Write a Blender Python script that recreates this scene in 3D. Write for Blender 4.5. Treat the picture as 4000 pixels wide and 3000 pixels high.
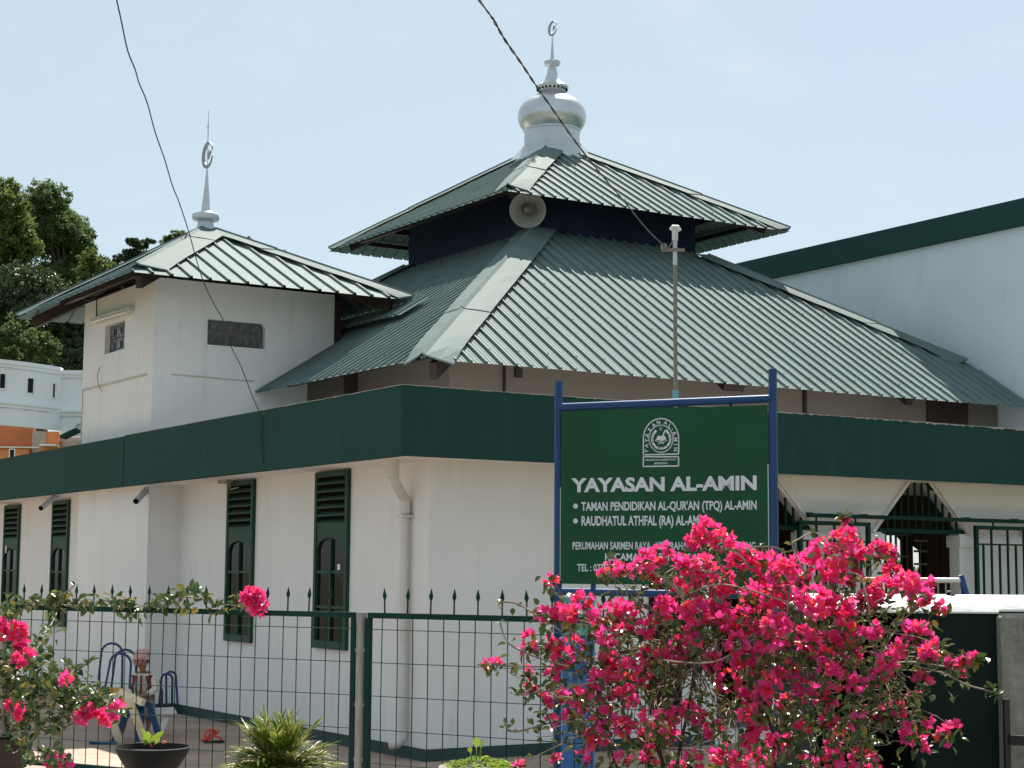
import bpy, bmesh, math, random
from math import sin, cos, pi, radians, atan2, sqrt
from mathutils import Vector, Matrix
from mathutils.geometry import tessellate_polygon
for _o in list(bpy.data.objects):
    bpy.data.objects.remove(_o)
SC = bpy.context.scene
COL = SC.collection
# ---------------------------------------------------------------- camera
F = 6748.4                      # focal length in photo pixels (4000 x 3000)
YAW, PITCH, ROLL = radians(32.1776), radians(6.2286), radians(0.4005)
CAM = Vector((-8.35374, -14.78991, 1.8237))
_f = Vector((sin(YAW)*cos(PITCH), cos(YAW)*cos(PITCH), sin(PITCH)))
_r = Vector((cos(YAW), -sin(YAW), 0))
_u = _r.cross(_f)
RX = _r*cos(ROLL) + _u*sin(ROLL)
UX = _u*cos(ROLL) - _r*sin(ROLL)
FX = _f
camd = bpy.data.cameras.new('camera')
camd.sensor_width = 36.0
camd.lens = F/4000*36.0
camd.clip_start = 0.1
camd.clip_end = 3000
camo = bpy.data.objects.new('camera', camd)
COL.objects.link(camo)
M = Matrix(((RX.x, UX.x, -FX.x, CAM.x), (RX.y, UX.y, -FX.y, CAM.y), (RX.z, UX.z, -FX.z, CAM.z), (0, 0, 0, 1)))
camo.matrix_world = M
SC.camera = camo
# ---------------------------------------------------------------- light
SUN = Vector((0.47, 0.50, 1.0)).normalized()
world = bpy.data.worlds.new('World')
SC.world = world
world.use_nodes = True
wn = world.node_tree
sky = wn.nodes.new('ShaderNodeTexSky')
sky.sky_type = 'NISHITA'
sky.sun_disc = False
sky.sun_elevation = math.asin(SUN.z)
sky.sun_rotation = atan2(SUN.x, SUN.y)
sky.altitude = 20
sky.air_density = 1.0
sky.dust_density = 0.8
sky.ozone_density = 2.0
hz = wn.nodes.new('ShaderNodeMix'); hz.data_type = 'RGBA'; hz.inputs[0].default_value = .50
wtc = wn.nodes.new('ShaderNodeTexCoord'); wno = wn.nodes.new('ShaderNodeTexNoise'); wno.inputs['Scale'].default_value = 2.2; wno.inputs['Detail'].default_value = 5
wmr = wn.nodes.new('ShaderNodeMapRange'); wmr.inputs['From Min'].default_value = .3; wmr.inputs['From Max'].default_value = .7; wmr.inputs['To Min'].default_value = .60; wmr.inputs['To Max'].default_value = .72
wn.links.new(wtc.outputs['Generated'], wno.inputs['Vector']); wn.links.new(wno.outputs['Fac'], wmr.inputs[0]); wn.links.new(wmr.outputs[0], hz.inputs[0])
wn.links.new(sky.outputs[0], hz.inputs[6]); hz.inputs[7].default_value = (5.0, 5.9, 6.15, 1)      # thin bright haze mixed evenly through the clear sky
cn = wn.nodes.new('ShaderNodeTexNoise'); cn.inputs['Scale'].default_value = 7.0; cn.inputs['Detail'].default_value = 7; cn.inputs['Roughness'].default_value = .6
cmap = wn.nodes.new('ShaderNodeMapping'); cmap.inputs['Scale'].default_value = (1, 1, 2.2); cmap.inputs['Location'].default_value = (.3, .9, .2)
cr = wn.nodes.new('ShaderNodeMapRange'); cr.inputs['From Min'].default_value = .52; cr.inputs['From Max'].default_value = .78; cr.inputs['To Max'].default_value = .32
cx = wn.nodes.new('ShaderNodeMix'); cx.data_type = 'RGBA'; cx.inputs[7].default_value = (6.6, 6.9, 7.1, 1)
wn.links.new(wtc.outputs['Generated'], cmap.inputs[0]); wn.links.new(cmap.outputs[0], cn.inputs['Vector']); wn.links.new(cn.outputs['Fac'], cr.inputs[0]); wn.links.new(cr.outputs[0], cx.inputs[0])
wn.links.new(hz.outputs[2], cx.inputs[6]); wn.links.new(cx.outputs[2], wn.nodes['Background'].inputs[0])
wn.nodes['Background'].inputs[1].default_value = 0.070
sund = bpy.data.lights.new('sun', 'SUN')
sund.energy = 5.0
sund.angle = radians(0.53)
sund.color = (1.0, 0.95, 0.87)
suno = bpy.data.objects.new('sun', sund)
COL.objects.link(suno)
suno.location = (0, 0, 60)
suno.rotation_euler = SUN.to_track_quat('Z', 'Y').to_euler()
vs = SC.view_settings
vs.view_transform = 'Standard'
vs.look = 'None'
vs.gamma = 1
vs.use_curve_mapping = False
vs.exposure = 0.95
SC.cycles.max_bounces = 8
SC.cycles.diffuse_bounces = 5
SC.cycles.glossy_bounces = 4
SC.cycles.transparent_max_bounces = 8
random.seed(7)
rnd = random.random
def ru(a, b): return a + (b-a)*rnd()
# ---------------------------------------------------------------- measuring helpers: a photo pixel gives a sight line, met with a known plane of the place
def ray(x, y): return (RX*((x-2000)/F) - UX*((y-1500)/F) + FX)
def hitp(px, n, d):
    v = ray(*px); n = Vector(n)
    return CAM + v*((d - n.dot(CAM))/n.dot(v))
def PX(px, a): return hitp(px, (1, 0, 0), a)
def PY(px, a): return hitp(px, (0, 1, 0), a)
def PZ(px, a): return hitp(px, (0, 0, 1), a)
def PD(px, d): return CAM + ray(*px)*d
HR = Vector((cos(YAW), -sin(YAW), 0))      # level direction to the viewer's right
HF = Vector((sin(YAW), cos(YAW), 0))       # level direction away from the viewer
def AB(a, b, z): return Vector((CAM.x, CAM.y, 0)) + HR*a + HF*b + Vector((0, 0, z))
def axis_z(px, c):
    v = ray(*px); n = Vector((v.x, v.y, 0))
    return hitp(px, n, n.dot(Vector((c[0], c[1], 0)))).z
# ---------------------------------------------------------------- materials
MAT = {}
def nodes(name):
    m = bpy.data.materials.new(name); m.use_nodes = True
    nt = m.node_tree; b = nt.nodes['Principled BSDF']
    MAT[name] = m
    return m, nt, b
def noise_col(nt, c1, c2, scale, detail=4, lo=.35, hi=.65, coord='Object', stretch=None, rough=.55):
    tc = nt.nodes.new('ShaderNodeTexCoord')
    src = tc.outputs[coord]
    if stretch:
        mp = nt.nodes.new('ShaderNodeMapping'); mp.inputs['Scale'].default_value = stretch
        nt.links.new(src, mp.inputs[0]); src = mp.outputs[0]
    n = nt.nodes.new('ShaderNodeTexNoise'); n.inputs['Scale'].default_value = scale
    n.inputs['Detail'].default_value = detail; n.inputs['Roughness'].default_value = rough
    nt.links.new(src, n.inputs['Vector'])
    r = nt.nodes.new('ShaderNodeValToRGB')
    r.color_ramp.elements[0].position = lo; r.color_ramp.elements[1].position = hi
    r.color_ramp.elements[0].color = (*c1, 1); r.color_ramp.elements[1].color = (*c2, 1)
    nt.links.new(n.outputs['Fac'], r.inputs[0])
    return r.outputs[0], n.outputs['Fac'], src
def bump(nt, b, fac, strength, dist=.01):
    bp = nt.nodes.new('ShaderNodeBump'); bp.inputs['Strength'].default_value = strength
    bp.inputs['Distance'].default_value = dist
    nt.links.new(fac, bp.inputs['Height']); nt.links.new(bp.outputs[0], b.inputs['Normal'])
def mixc(nt, a, bcol, fac, mode='MIX'):
    mx = nt.nodes.new('ShaderNodeMix'); mx.data_type = 'RGBA'; mx.blend_type = mode
    if isinstance(fac, float): mx.inputs[0].default_value = fac
    else: nt.links.new(fac, mx.inputs[0])
    for v, i in ((a, 6), (bcol, 7)):
        if isinstance(v, tuple): mx.inputs[i].default_value = (*v, 1)
        else: nt.links.new(v, mx.inputs[i])
    return mx.outputs[2]
def simple(name, c1, c2=None, scale=6, rough=.6, metal=0., spec=.5, bmp=0., bscale=60, lo=.35, hi=.65, stretch=None, bdist=.01):
    m, nt, b = nodes(name)
    c2 = c2 or tuple(min(1, v*1.12) for v in c1)
    col, fac, src = noise_col(nt, c1, c2, scale, lo=lo, hi=hi, stretch=stretch)
    nt.links.new(col, b.inputs['Base Color'])
    b.inputs['Roughness'].default_value = rough; b.inputs['Metallic'].default_value = metal
    b.inputs['Specular IOR Level'].default_value = spec
    if bmp:
        n = nt.nodes.new('ShaderNodeTexNoise'); n.inputs['Scale'].default_value = bscale; n.inputs['Detail'].default_value = 3
        nt.links.new(src, n.inputs['Vector']); bump(nt, b, n.outputs['Fac'], bmp, bdist)
    return m
def plaster(name, base, stain, dark):
    # painted render: broad unevenness, a few soft streaks and scuffs of dirt, fine roughness
    m, nt, b = nodes(name)
    col, fac, src = noise_col(nt, tuple(v*.93 for v in base), base, 1.3, detail=5, lo=.3, hi=.7)
    mp = nt.nodes.new('ShaderNodeMapping'); mp.inputs['Scale'].default_value = (2.2, 2.2, .35); nt.links.new(src, mp.inputs[0])
    n2 = nt.nodes.new('ShaderNodeTexNoise'); n2.inputs['Scale'].default_value = 2.6; n2.inputs['Detail'].default_value = 6
    nt.links.new(mp.outputs[0], n2.inputs['Vector'])
    r2 = nt.nodes.new('ShaderNodeValToRGB'); r2.color_ramp.elements[0].position = .58; r2.color_ramp.elements[1].position = .85
    nt.links.new(n2.outputs['Fac'], r2.inputs[0])
    c = mixc(nt, col, stain, r2.outputs[0])
    mp3 = nt.nodes.new('ShaderNodeMapping'); mp3.inputs['Scale'].default_value = (9, 9, 4); nt.links.new(src, mp3.inputs[0])
    n3 = nt.nodes.new('ShaderNodeTexNoise'); n3.inputs['Scale'].default_value = 1.0; n3.inputs['Detail'].default_value = 5; n3.inputs['Roughness'].default_value = .7
    nt.links.new(mp3.outputs[0], n3.inputs['Vector'])
    r3 = nt.nodes.new('ShaderNodeValToRGB'); r3.color_ramp.elements[0].position = .70; r3.color_ramp.elements[1].position = .78
    nt.links.new(n3.outputs['Fac'], r3.inputs[0])
    c = mixc(nt, c, dark, r3.outputs[0])
    nt.links.new(c, b.inputs['Base Color']); b.inputs['Roughness'].default_value = .85
    b.inputs['Specular IOR Level'].default_value = .2
    n4 = nt.nodes.new('ShaderNodeTexNoise'); n4.inputs['Scale'].default_value = 70; n4.inputs['Detail'].default_value = 4
    nt.links.new(src, n4.inputs['Vector']); bump(nt, b, n4.outputs['Fac'], .25, .006)
    return m
plaster('white_wall', (.76, .765, .76), (.64, .62, .585), (.44, .41, .37))
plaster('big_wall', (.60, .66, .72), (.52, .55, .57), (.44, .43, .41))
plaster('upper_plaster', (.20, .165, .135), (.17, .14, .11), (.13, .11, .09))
plaster('green_fascia', (.013, .056, .049), (.022, .066, .058), (.035, .07, .062))
simple('green_trim', (.006, .042, .026), (.009, .055, .034), 3, .55, spec=.3)
simple('baseboard', (.008, .036, .036), (.02, .055, .055), 4, .6, bmp=.2)
simple('dark_opening', (.006, .0055, .005), (.010, .009, .008), 4, .9, spec=.02)
simple('neck_shade_navy', (.008, .011, .032), (.013, .016, .040), 3, .8, spec=.2)  # shade under the upper eaves is put into this dark navy
def metal_roof(name, base, base2, rough, metal):
    m, nt, b = nodes(name)
    col, fac, src = noise_col(nt, base, base2, .9, detail=6, lo=.3, hi=.7)
    c2, f2, _ = noise_col(nt, (.80, .80, .78), (1.06, 1.06, 1.06), 3.0, detail=8, lo=.3, hi=.75)
    c = mixc(nt, col, c2, 1.0, 'MULTIPLY')
    nt.links.new(c, b.inputs['Base Color']); b.inputs['Metallic'].default_value = metal; b.inputs['Specular IOR Level'].default_value = .12
    mr = nt.nodes.new('ShaderNodeMapRange'); mr.inputs['To Min'].default_value = rough-.05; mr.inputs['To Max'].default_value = rough+.08
    nt.links.new(f2, mr.inputs[0]); nt.links.new(mr.outputs[0], b.inputs['Roughness'])
    n4 = nt.nodes.new('ShaderNodeTexNoise'); n4.inputs['Scale'].default_value = 2.5; n4.inputs['Detail'].default_value = 2
    nt.links.new(src, n4.inputs['Vector']); bump(nt, b, n4.outputs['Fac'], .12, .05)
    return m
metal_roof('roof_metal', (.135, .188, .184), (.165, .218, .212), .68, .0)
metal_roof('flashing_metal', (.120, .165, .160), (.145, .19, .184), .70, .0)
metal_roof('aluminium', (.60, .61, .63), (.68, .69, .71), .34, .85)
simple('joint_plaster', (.50, .45, .38), (.58, .53, .46), 4, .9)
simple('silver_paint', (.52, .54, .58), (.60, .62, .66), 3, .4, metal=.3)
simple('silhouette_silver', (.24, .25, .28), (.30, .31, .34), 3, .5, metal=.2)  # crescents' backlit silhouette against the sky put into a darker silver
simple('timber_dark', (.022, .012, .009), (.04, .020, .014), 5, .75, stretch=(1, 1, 8))
simple('pvc_white', (.56, .545, .51), (.62, .60, .565), 5, .4)
simple('pvc_grey', (.42, .44, .46), (.55, .56, .58), 5, .45)
simple('galv_rust', (.19, .185, .18), (.24, .185, .14), 7, .6, metal=.25, stretch=(1, 1, .3))
simple('galv_post', (.24, .205, .18), (.37, .34, .31), 9, .5, metal=.35, stretch=(6, 6, .5))
simple('fence_green', (.005, .030, .023), (.008, .040, .031), 6, .7, spec=.15)
simple('blue_paint', (.004, .040, .135), (.007, .052, .175), 4, .42, spec=.4, bmp=.1, bscale=80)
simple('light_blue_paint', (.02, .13, .40), (.03, .16, .48), 4, .45)
simple('cyan_paint', (.10, .36, .44), (.13, .42, .50), 4, .5)
simple('brown_paint', (.20, .09, .05), (.24, .11, .06), 4, .5)
simple('board_green', (.0015, .056, .019), (.003, .070, .025), 2.2, .5, spec=.3, bmp=.05, bscale=8)
simple('letter_white', (.60, .60, .64), (.68, .68, .72), 5, .5)
simple('cream_paint', (.62, .55, .38), (.72, .64, .46), 5, .5)
simple('white_paint', (.70, .70, .68), (.80, .80, .78), 5, .5)
simple('yellow_paint', (.62, .30, .05), (.70, .36, .07), 5, .45)
simple('black_metal', (.006, .006, .010), (.012, .012, .018), 6, .35)
simple('black_bowl', (.006, .006, .007), (.018, .015, .014), 6, .7, spec=.2, bmp=.3, bscale=30)
simple('brown_pot', (.030, .016, .012), (.05, .03, .022), 6, .7, bmp=.3, bscale=25)
simple('horn_grey', (.34, .33, .30), (.40, .39, .36), 4, .5)
simple('wire_black', (.010, .012, .011), (.016, .018, .017), 9, .6)
simple('wood_twig', (.17, .12, .09), (.36, .29, .23), 14, .8)
simple('stem_dark', (.035, .022, .016), (.07, .045, .03), 9, .85)
simple('bark', (.06, .045, .035), (.11, .085, .065), 3, .9)
simple('dark_green_paint', (.003, .013, .010), (.005, .018, .014), 4, .7, spec=.2)
plaster('house_white', (.80, .82, .86), (.70, .70, .70), (.6, .6, .6))
simple('cap_white', (.72, .71, .67), (.80, .79, .75), 3, .85, bmp=.3, bscale=25)
simple('orange_wall', (.46, .16, .055), (.54, .20, .075), 2, .85)
simple('orange_dark', (.33, .105, .04), (.38, .13, .05), 2, .85)
simple('taupe', (.26, .22, .19), (.34, .29, .25), 5, .85)
simple('skin', (.30, .165, .105), (.34, .19, .125), 9, .55)
simple('maroon', (.16, .012, .022), (.21, .018, .03), 6, .75)
simple('cream_cloth', (.66, .63, .56), (.74, .71, .63), 9, .85)
simple('red_shiny', (.62, .03, .02), (.72, .05, .03), 9, .35)
simple('orange_shiny', (.65, .16, .03), (.75, .22, .05), 20, .25)
simple('hair', (.01, .008, .007), (.015, .012, .01), 9, .5)
simple('rubber_black', (.012, .012, .012), None, 9, .6)
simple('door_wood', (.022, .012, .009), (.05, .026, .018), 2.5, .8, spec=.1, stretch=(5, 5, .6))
simple('soil', (.05, .035, .025), (.09, .06, .04), 12, .95, bmp=.5, bscale=40)
def glassy(name, c, rough):
    m, nt, b = nodes(name)
    b.inputs['Base Color'].default_value = (*c, 1); b.inputs['Roughness'].default_value = rough
    b.inputs['Specular IOR Level'].default_value = .12
    col, fac, src = noise_col(nt, c, tuple(v*1.8 for v in c), 2.0)
    nt.links.new(col, b.inputs['Base Color'])
    n4 = nt.nodes.new('ShaderNodeTexNoise'); n4.inputs['Scale'].default_value = 3.0
    nt.links.new(src, n4.inputs['Vector']); bump(nt, b, n4.outputs['Fac'], .08, .02)
glassy('window_glass', (.006, .006, .006), .04)
# glass blocks: ribbed, dull grey
m, nt, b = nodes('glass_block')
col, fac, src = noise_col(nt, (.040, .040, .042), (.105, .105, .105), 16, detail=5, lo=.4, hi=.7, stretch=(1, 1, .6))
nt.links.new(col, b.inputs['Base Color']); b.inputs['Roughness'].default_value = .3
v = nt.nodes.new('ShaderNodeTexVoronoi'); v.inputs['Scale'].default_value = 14; nt.links.new(src, v.inputs['Vector'])
bump(nt, b, v.outputs['Distance'], .5, .02)
# checks on cloth
def check(name, c1, c2, scale):
    m, nt, b = nodes(name)
    tc = nt.nodes.new('ShaderNodeTexCoord')
    mp = nt.nodes.new('ShaderNodeMapping'); mp.inputs['Rotation'].default_value = (.3, .5, .6); nt.links.new(tc.outputs['Object'], mp.inputs[0])
    ck = nt.nodes.new('ShaderNodeTexChecker'); ck.inputs['Scale'].default_value = scale
    ck.inputs['Color1'].default_value = (*c1, 1); ck.inputs['Color2'].default_value = (*c2, 1)
    nt.links.new(mp.outputs[0], ck.inputs['Vector']); nt.links.new(ck.outputs[0], b.inputs['Base Color'])
    b.inputs['Roughness'].default_value = .9
check('red_check', (.40, .07, .08), (.70, .62, .60), 150)
check('sarong_check', (.16, .02, .03), (.40, .33, .32), 70)
# ground
m, nt, b = nodes('pavers')
tc = nt.nodes.new('ShaderNodeTexCoord')
br = nt.nodes.new('ShaderNodeTexBrick'); br.inputs['Scale'].default_value = 4.6
br.inputs['Color1'].default_value = (.35, .245, .195, 1); br.inputs['Color2'].default_value = (.44, .32, .26, 1); br.inputs['Mortar'].default_value = (.20, .16, .13, 1)
br.inputs['Mortar Size'].default_value = .012; br.inputs['Bias'].default_value = .1
nt.links.new(tc.outputs['Object'], br.inputs['Vector'])
c2, f2, src = noise_col(nt, (.72, .72, .72), (1.25, 1.2, 1.15), 1.1, detail=8, lo=.3, hi=.7)
nt.links.new(mixc(nt, br.outputs[0], c2, 1.0, 'MULTIPLY'), b.inputs['Base Color']); b.inputs['Roughness'].default_value = .9
bump(nt, b, br.outputs['Fac'], -.4, .01)
simple('concrete', (.27, .255, .235), (.36, .34, .31), 2.5, .9, bmp=.4, bscale=30)
simple('road', (.10, .098, .092), (.17, .16, .15), 3, .92, bmp=.4, bscale=60)
simple('earth', (.060, .072, .030), (.11, .105, .055), .15, .95)
simple('hill_green', (.020, .045, .012), (.045, .085, .022), .2, .95)
m, nt, b = nodes('rough_concrete')
col, fac, src = noise_col(nt, (.16, .152, .13), (.40, .385, .335), 5, detail=8, lo=.28, hi=.72, stretch=(2.2, 2.2, .35), rough=.7)
c2, f2, _ = noise_col(nt, (.75, .74, .72), (1.1, 1.1, 1.05), 22, detail=8, lo=.3, hi=.7)
nt.links.new(mixc(nt, col, c2, 1.0, 'MULTIPLY'), b.inputs['Base Color']); b.inputs['Roughness'].default_value = .95
bump(nt, b, f2, .6, .02)
# leaves and petals: each leaf differs from the next
def leafmat(name, cols, transl, rough=.4, spec=.5):
    m, nt, b = nodes(name)
    g = nt.nodes.new('ShaderNodeNewGeometry')
    r = nt.nodes.new('ShaderNodeValToRGB')
    els = r.color_ramp.elements
    while len(els) < len(cols): els.new(.5)
    for e, (p, c) in zip(els, cols):
        e.position = p; e.color = (*c, 1)
    nt.links.new(g.outputs['Random Per Island'], r.inputs[0])
    nt.links.new(r.outputs[0], b.inputs['Base Color'])
    b.inputs['Roughness'].default_value = rough; b.inputs['Specular IOR Level'].default_value = spec
    tr = nt.nodes.new('ShaderNodeBsdfTranslucent'); nt.links.new(r.outputs[0], tr.inputs[0])
    mx = nt.nodes.new('ShaderNodeMixShader'); mx.inputs[0].default_value = transl
    out = nt.nodes['Material Output']
    nt.links.new(b.outputs[0], mx.inputs[1]); nt.links.new(tr.outputs[0], mx.inputs[2]); nt.links.new(mx.outputs[0], out.inputs[0])
leafmat('bract', [(0, (.88, .085, .40)), (.42, (.87, .06, .31)), (.72, (.85, .05, .19)), (.92, (.84, .08, .06)), (1, (.88, .20, .42))], .42, .40, .4)
leafmat('bougainvillea_leaf', [(0, (.040, .075, .018)), (.5, (.070, .115, .028)), (.85, (.13, .17, .045)), (.96, (.26, .19, .03)), (1, (.30, .20, .04))], .22, .30, .6)
leafmat('tree_leaf', [(0, (.065, .11, .036)), (.5, (.10, .155, .05)), (1, (.15, .20, .07))], .5, .5, .4)
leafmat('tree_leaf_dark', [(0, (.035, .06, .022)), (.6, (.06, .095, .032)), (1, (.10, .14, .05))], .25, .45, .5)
leafmat('tree_leaf_yellow', [(0, (.08, .12, .03)), (.5, (.12, .17, .042)), (1, (.18, .22, .06))], .5, .5, .4)
leafmat('palm_leaf', [(0, (.07, .15, .015)), (.4, (.14, .22, .025)), (.7, (.26, .28, .04)), (.85, (.34, .27, .09)), (1, (.36, .30, .20))], .3, .4, .5)
leafmat('dry_frond', [(0, (.16, .11, .08)), (.6, (.27, .21, .16)), (1, (.40, .34, .28))], .15, .6, .4)
leafmat('lettuce_leaf', [(0, (.16, .26, .03)), (.6, (.26, .36, .05)), (1, (.42, .46, .10))], .35, .4, .5)
# ---------------------------------------------------------------- mesh helpers
class MB:
    def __init__(s): s.v = []; s.f = []; s.m = []; s.sm = []
    def add(s, vs, fs, mi=0, smooth=False):
        o = len(s.v); s.v += [Vector(p) for p in vs]
        for q in fs: s.f.append([o+i for i in q]); s.m.append(mi); s.sm.append(smooth)
        return s
    def box(s, p, q, mi=0):
        x0, y0, z0 = (min(p[i], q[i]) for i in range(3)); x1, y1, z1 = (max(p[i], q[i]) for i in range(3))
        return s.hexa([(x0, y0, z0), (x1, y0, z0), (x1, y1, z0), (x0, y1, z0), (x0, y0, z1), (x1, y0, z1), (x1, y1, z1), (x0, y1, z1)], mi)
    def hexa(s, c, mi=0):
        return s.add(c, [(0, 3, 2, 1), (4, 5, 6, 7), (0, 1, 5, 4), (1, 2, 6, 5), (2, 3, 7, 6), (3, 0, 4, 7)], mi)
    def obox(s, o, a, b, c, mi=0):      # corner and three edge vectors
        o, a, b, c = Vector(o), Vector(a), Vector(b), Vector(c)
        return s.hexa([o, o+a, o+a+b, o+b, o+c, o+a+c, o+a+b+c, o+b+c], mi)
    def bar(s, p, q, w, h=None, up=(0, 0, 1), mi=0):
        p, q = Vector(p), Vector(q); d = (q-p).normalized(); h = h or w
        a = d.cross(Vector(up))
        if a.length < 1e-4: a = d.cross(Vector((1, 0, 0)))
        a.normalize(); b = a.cross(d).normalized()
        o = p - a*w/2 - b*h/2
        return s.obox(o, q-p, a*w, b*h, mi)
    def tube(s, pts, r, n=8, mi=0, caps=True):
        pts = [Vector(p) for p in pts]; k = len(pts)
        rs = r if isinstance(r, (list, tuple)) else [r]*k
        t0 = (pts[1]-pts[0]).normalized(); a = t0.orthogonal().normalized(); vs = []
        for i, p in enumerate(pts):
            t = (pts[min(i+1, k-1)] - pts[max(i-1, 0)]).normalized()
            a = (a - t*a.dot(t))
            a = a.normalized() if a.length > 1e-6 else t.orthogonal().normalized()
            b = t.cross(a)
            vs += [p + (a*cos(2*pi*j/n) + b*sin(2*pi*j/n))*rs[i] for j in range(n)]
        fs = [(i*n+j, i*n+(j+1) % n, (i+1)*n+(j+1) % n, (i+1)*n+j) for i in range(k-1) for j in range(n)]
        s.add(vs, fs, mi, n > 5)
        if caps: s.add(vs[:n], [tuple(range(n-1, -1, -1))], mi); s.add(vs[-n:], [tuple(range(n))], mi)
        return s
    def lathe(s, prof, c=(0, 0, 0), n=32, mi=0, axis=None, smooth=True):
        c = Vector(c); ax = Vector(axis or (0, 0, 1)).normalized()
        a = ax.orthogonal().normalized() if axis else Vector((1, 0, 0)); b = ax.cross(a); vs = []
        for r, z in prof:
            vs += [c + ax*z + (a*cos(2*pi*j/n) + b*sin(2*pi*j/n))*max(r, 1e-4) for j in range(n)]
        fs = [(i*n+j, i*n+(j+1) % n, (i+1)*n+(j+1) % n, (i+1)*n+j) for i in range(len(prof)-1) for j in range(n)]
        return s.add(vs, fs, mi, smooth)
    def prism(s, poly, holes, O, U, V, T, mi=0):     # polygon with holes in plane O+uU+vV, thickness vector T
        O, U, V, T = Vector(O), Vector(U), Vector(V), Vector(T)
        loops = [poly] + list(holes)
        flat = [p for l in loops for p in l]
        tri = tessellate_polygon([[Vector((p[0], p[1], 0)) for p in l] for l in loops])
        P0 = [O + U*p[0] + V*p[1] for p in flat]; P1 = [p+T for p in P0]
        s.add(P0, [tuple(t) for t in tri], mi); s.add(P1, [tuple(reversed(t)) for t in tri], mi)
        o = 0
        for l in loops:
            k = len(l)
            for i in range(k):
                j = (i+1) % k
                s.add([P0[o+i], P0[o+j], P1[o+j], P1[o+i]], [(0, 1, 2, 3)], mi)
            o += k
        return s
    def ell(s, c, r, n=10, m=8, mi=0, rot=None):
        c = Vector(c); vs = []; R = rot or Matrix.Identity(3)
        for i in range(m+1):
            t = pi*i/m
            for j in range(n):
                p = 2*pi*j/n
                vs.append(c + R @ Vector((r[0]*sin(t)*cos(p), r[1]*sin(t)*sin(p), r[2]*cos(t))))
        fs = [(i*n+j, i*n+(j+1) % n, (i+1)*n+(j+1) % n, (i+1)*n+j) for i in range(m) for j in range(n)]
        return s.add(vs, fs, mi, True)
    def build(s, name, mats, parent=None, recalc=True):
        me = bpy.data.meshes.new(name)
        me.from_pydata([tuple(p) for p in s.v], [], s.f)
        for q in ([mats] if isinstance(mats, str) else mats): me.materials.append(MAT[q])
        me.polygons.foreach_set('material_index', s.m); me.polygons.foreach_set('use_smooth', s.sm)
        if recalc:
            bm = bmesh.new(); bm.from_mesh(me)
            bmesh.ops.remove_doubles(bm, verts=bm.verts, dist=1e-5) if recalc == 'weld' else None
            bmesh.ops.recalc_face_normals(bm, faces=bm.faces); bm.to_mesh(me); bm.free()
        me.update()
        if any(s.sm): me.set_sharp_from_angle(angle=radians(40))
        o = bpy.data.objects.new(name, me); COL.objects.link(o)
        if parent: setparent(o, parent)
        return o
def one(name, mats, parent, how, *args, **kw):
    m = MB(); getattr(m, how)(*args, **kw); return m.build(name, mats, parent)
def world_loc(o):
    l = Vector((0, 0, 0))
    if o.type == 'EMPTY': l = Vector(o.location)
    return l
def setparent(o, p):
    o.parent = p
    if p.type == 'EMPTY': o.matrix_parent_inverse = Matrix.Translation(-Vector(p.location))
def thing(name, loc, label, cat, group=None):
    o = bpy.data.objects.new(name, None); COL.objects.link(o); o.location = loc
    o.empty_display_size = .2
    return tag(o, label, cat, group)
def tag(o, label, cat, group=None):
    o['label'] = label; o['category'] = cat
    if group: o['group'] = group
    return o
def kind(o, k): o['kind'] = k; return o
def smooth_path(pts, n=6):
    pts = [Vector(p) for p in pts]; out = []
    for i in range(len(pts)-1):
        p0 = pts[max(i-1, 0)]; p1 = pts[i]; p2 = pts[i+1]; p3 = pts[min(i+2, len(pts)-1)]
        for k in range(n):
            t = k/n
            out.append(.5*((2*p1) + (p2-p0)*t + (2*p0-5*p1+4*p2-p3)*t*t + (3*p1-p0-3*p2+p3)*t**3))
    out.append(pts[-1]); return out
def rvec():
    while True:
        v = Vector((ru(-1, 1), ru(-1, 1), ru(-1, 1)))
        if .05 < v.length < 1: return v.normalized()
def leaf(mb, p, d, n, L, W, mi=0, fold=.25):   # a folded leaf from p along d with face normal n
    d = d.normalized(); s = d.cross(n)
    if s.length < 1e-3: s = d.orthogonal()
    s.normalize(); n = s.cross(d)
    a = p; c = p + d*L - n*L*.06; k1 = p + d*L*.30; k2 = p + d*L*.66; f = n*W*fold
    mb.add([a, k1+s*W*.5+f, k2+s*W*.40+f, c, k2-s*W*.40+f, k1-s*W*.5+f, k1, k2], [(0, 1, 6), (1, 2, 7, 6), (2, 3, 7), (0, 6, 5), (6, 7, 4, 5), (7, 3, 4)], mi)
def leaf4(mb, p, d, n, L, W):                   # the plain leaf of the far trees
    d = d.normalized(); s = d.cross(n)
    if s.length < 1e-3: s = d.orthogonal()
    s.normalize(); n = s.cross(d); f = n*W*.25
    mb.add([p, p+d*L*.45+s*W*.5+f, p+d*L, p+d*L*.45-s*W*.5+f], [(0, 1, 2), (0, 2, 3)])
# ================================================================ GROUND
g = MB(); g.add([(-700, -500, 0), (900, -500, 0), (900, 1200, 0), (-700, 1200, 0)], [(0, 1, 2, 3)]); kind(g.build('ground', 'earth', recalc=False), 'structure')
g = MB(); g.add([(-7, -4, .004), (11, -4, .004), (11, .5, .004), (-7, .5, .004)], [(0, 1, 2, 3)]); g.add([(-7, .5, .004), (.3, .5, .004), (.3, 26, .004), (-7, 26, .004)], [(0, 1, 2, 3)])
kind(g.build('yard_paving', 'pavers', recalc=False), 'structure')
g = MB(); p = [AB(-14, -30, .004), AB(16, -30, .004), AB(16, 5.2, .004), AB(-14, 5.2, .004)]
g.add(p, [(0, 1, 2, 3)]); kind(g.build('road', 'road', recalc=False), 'structure')
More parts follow.
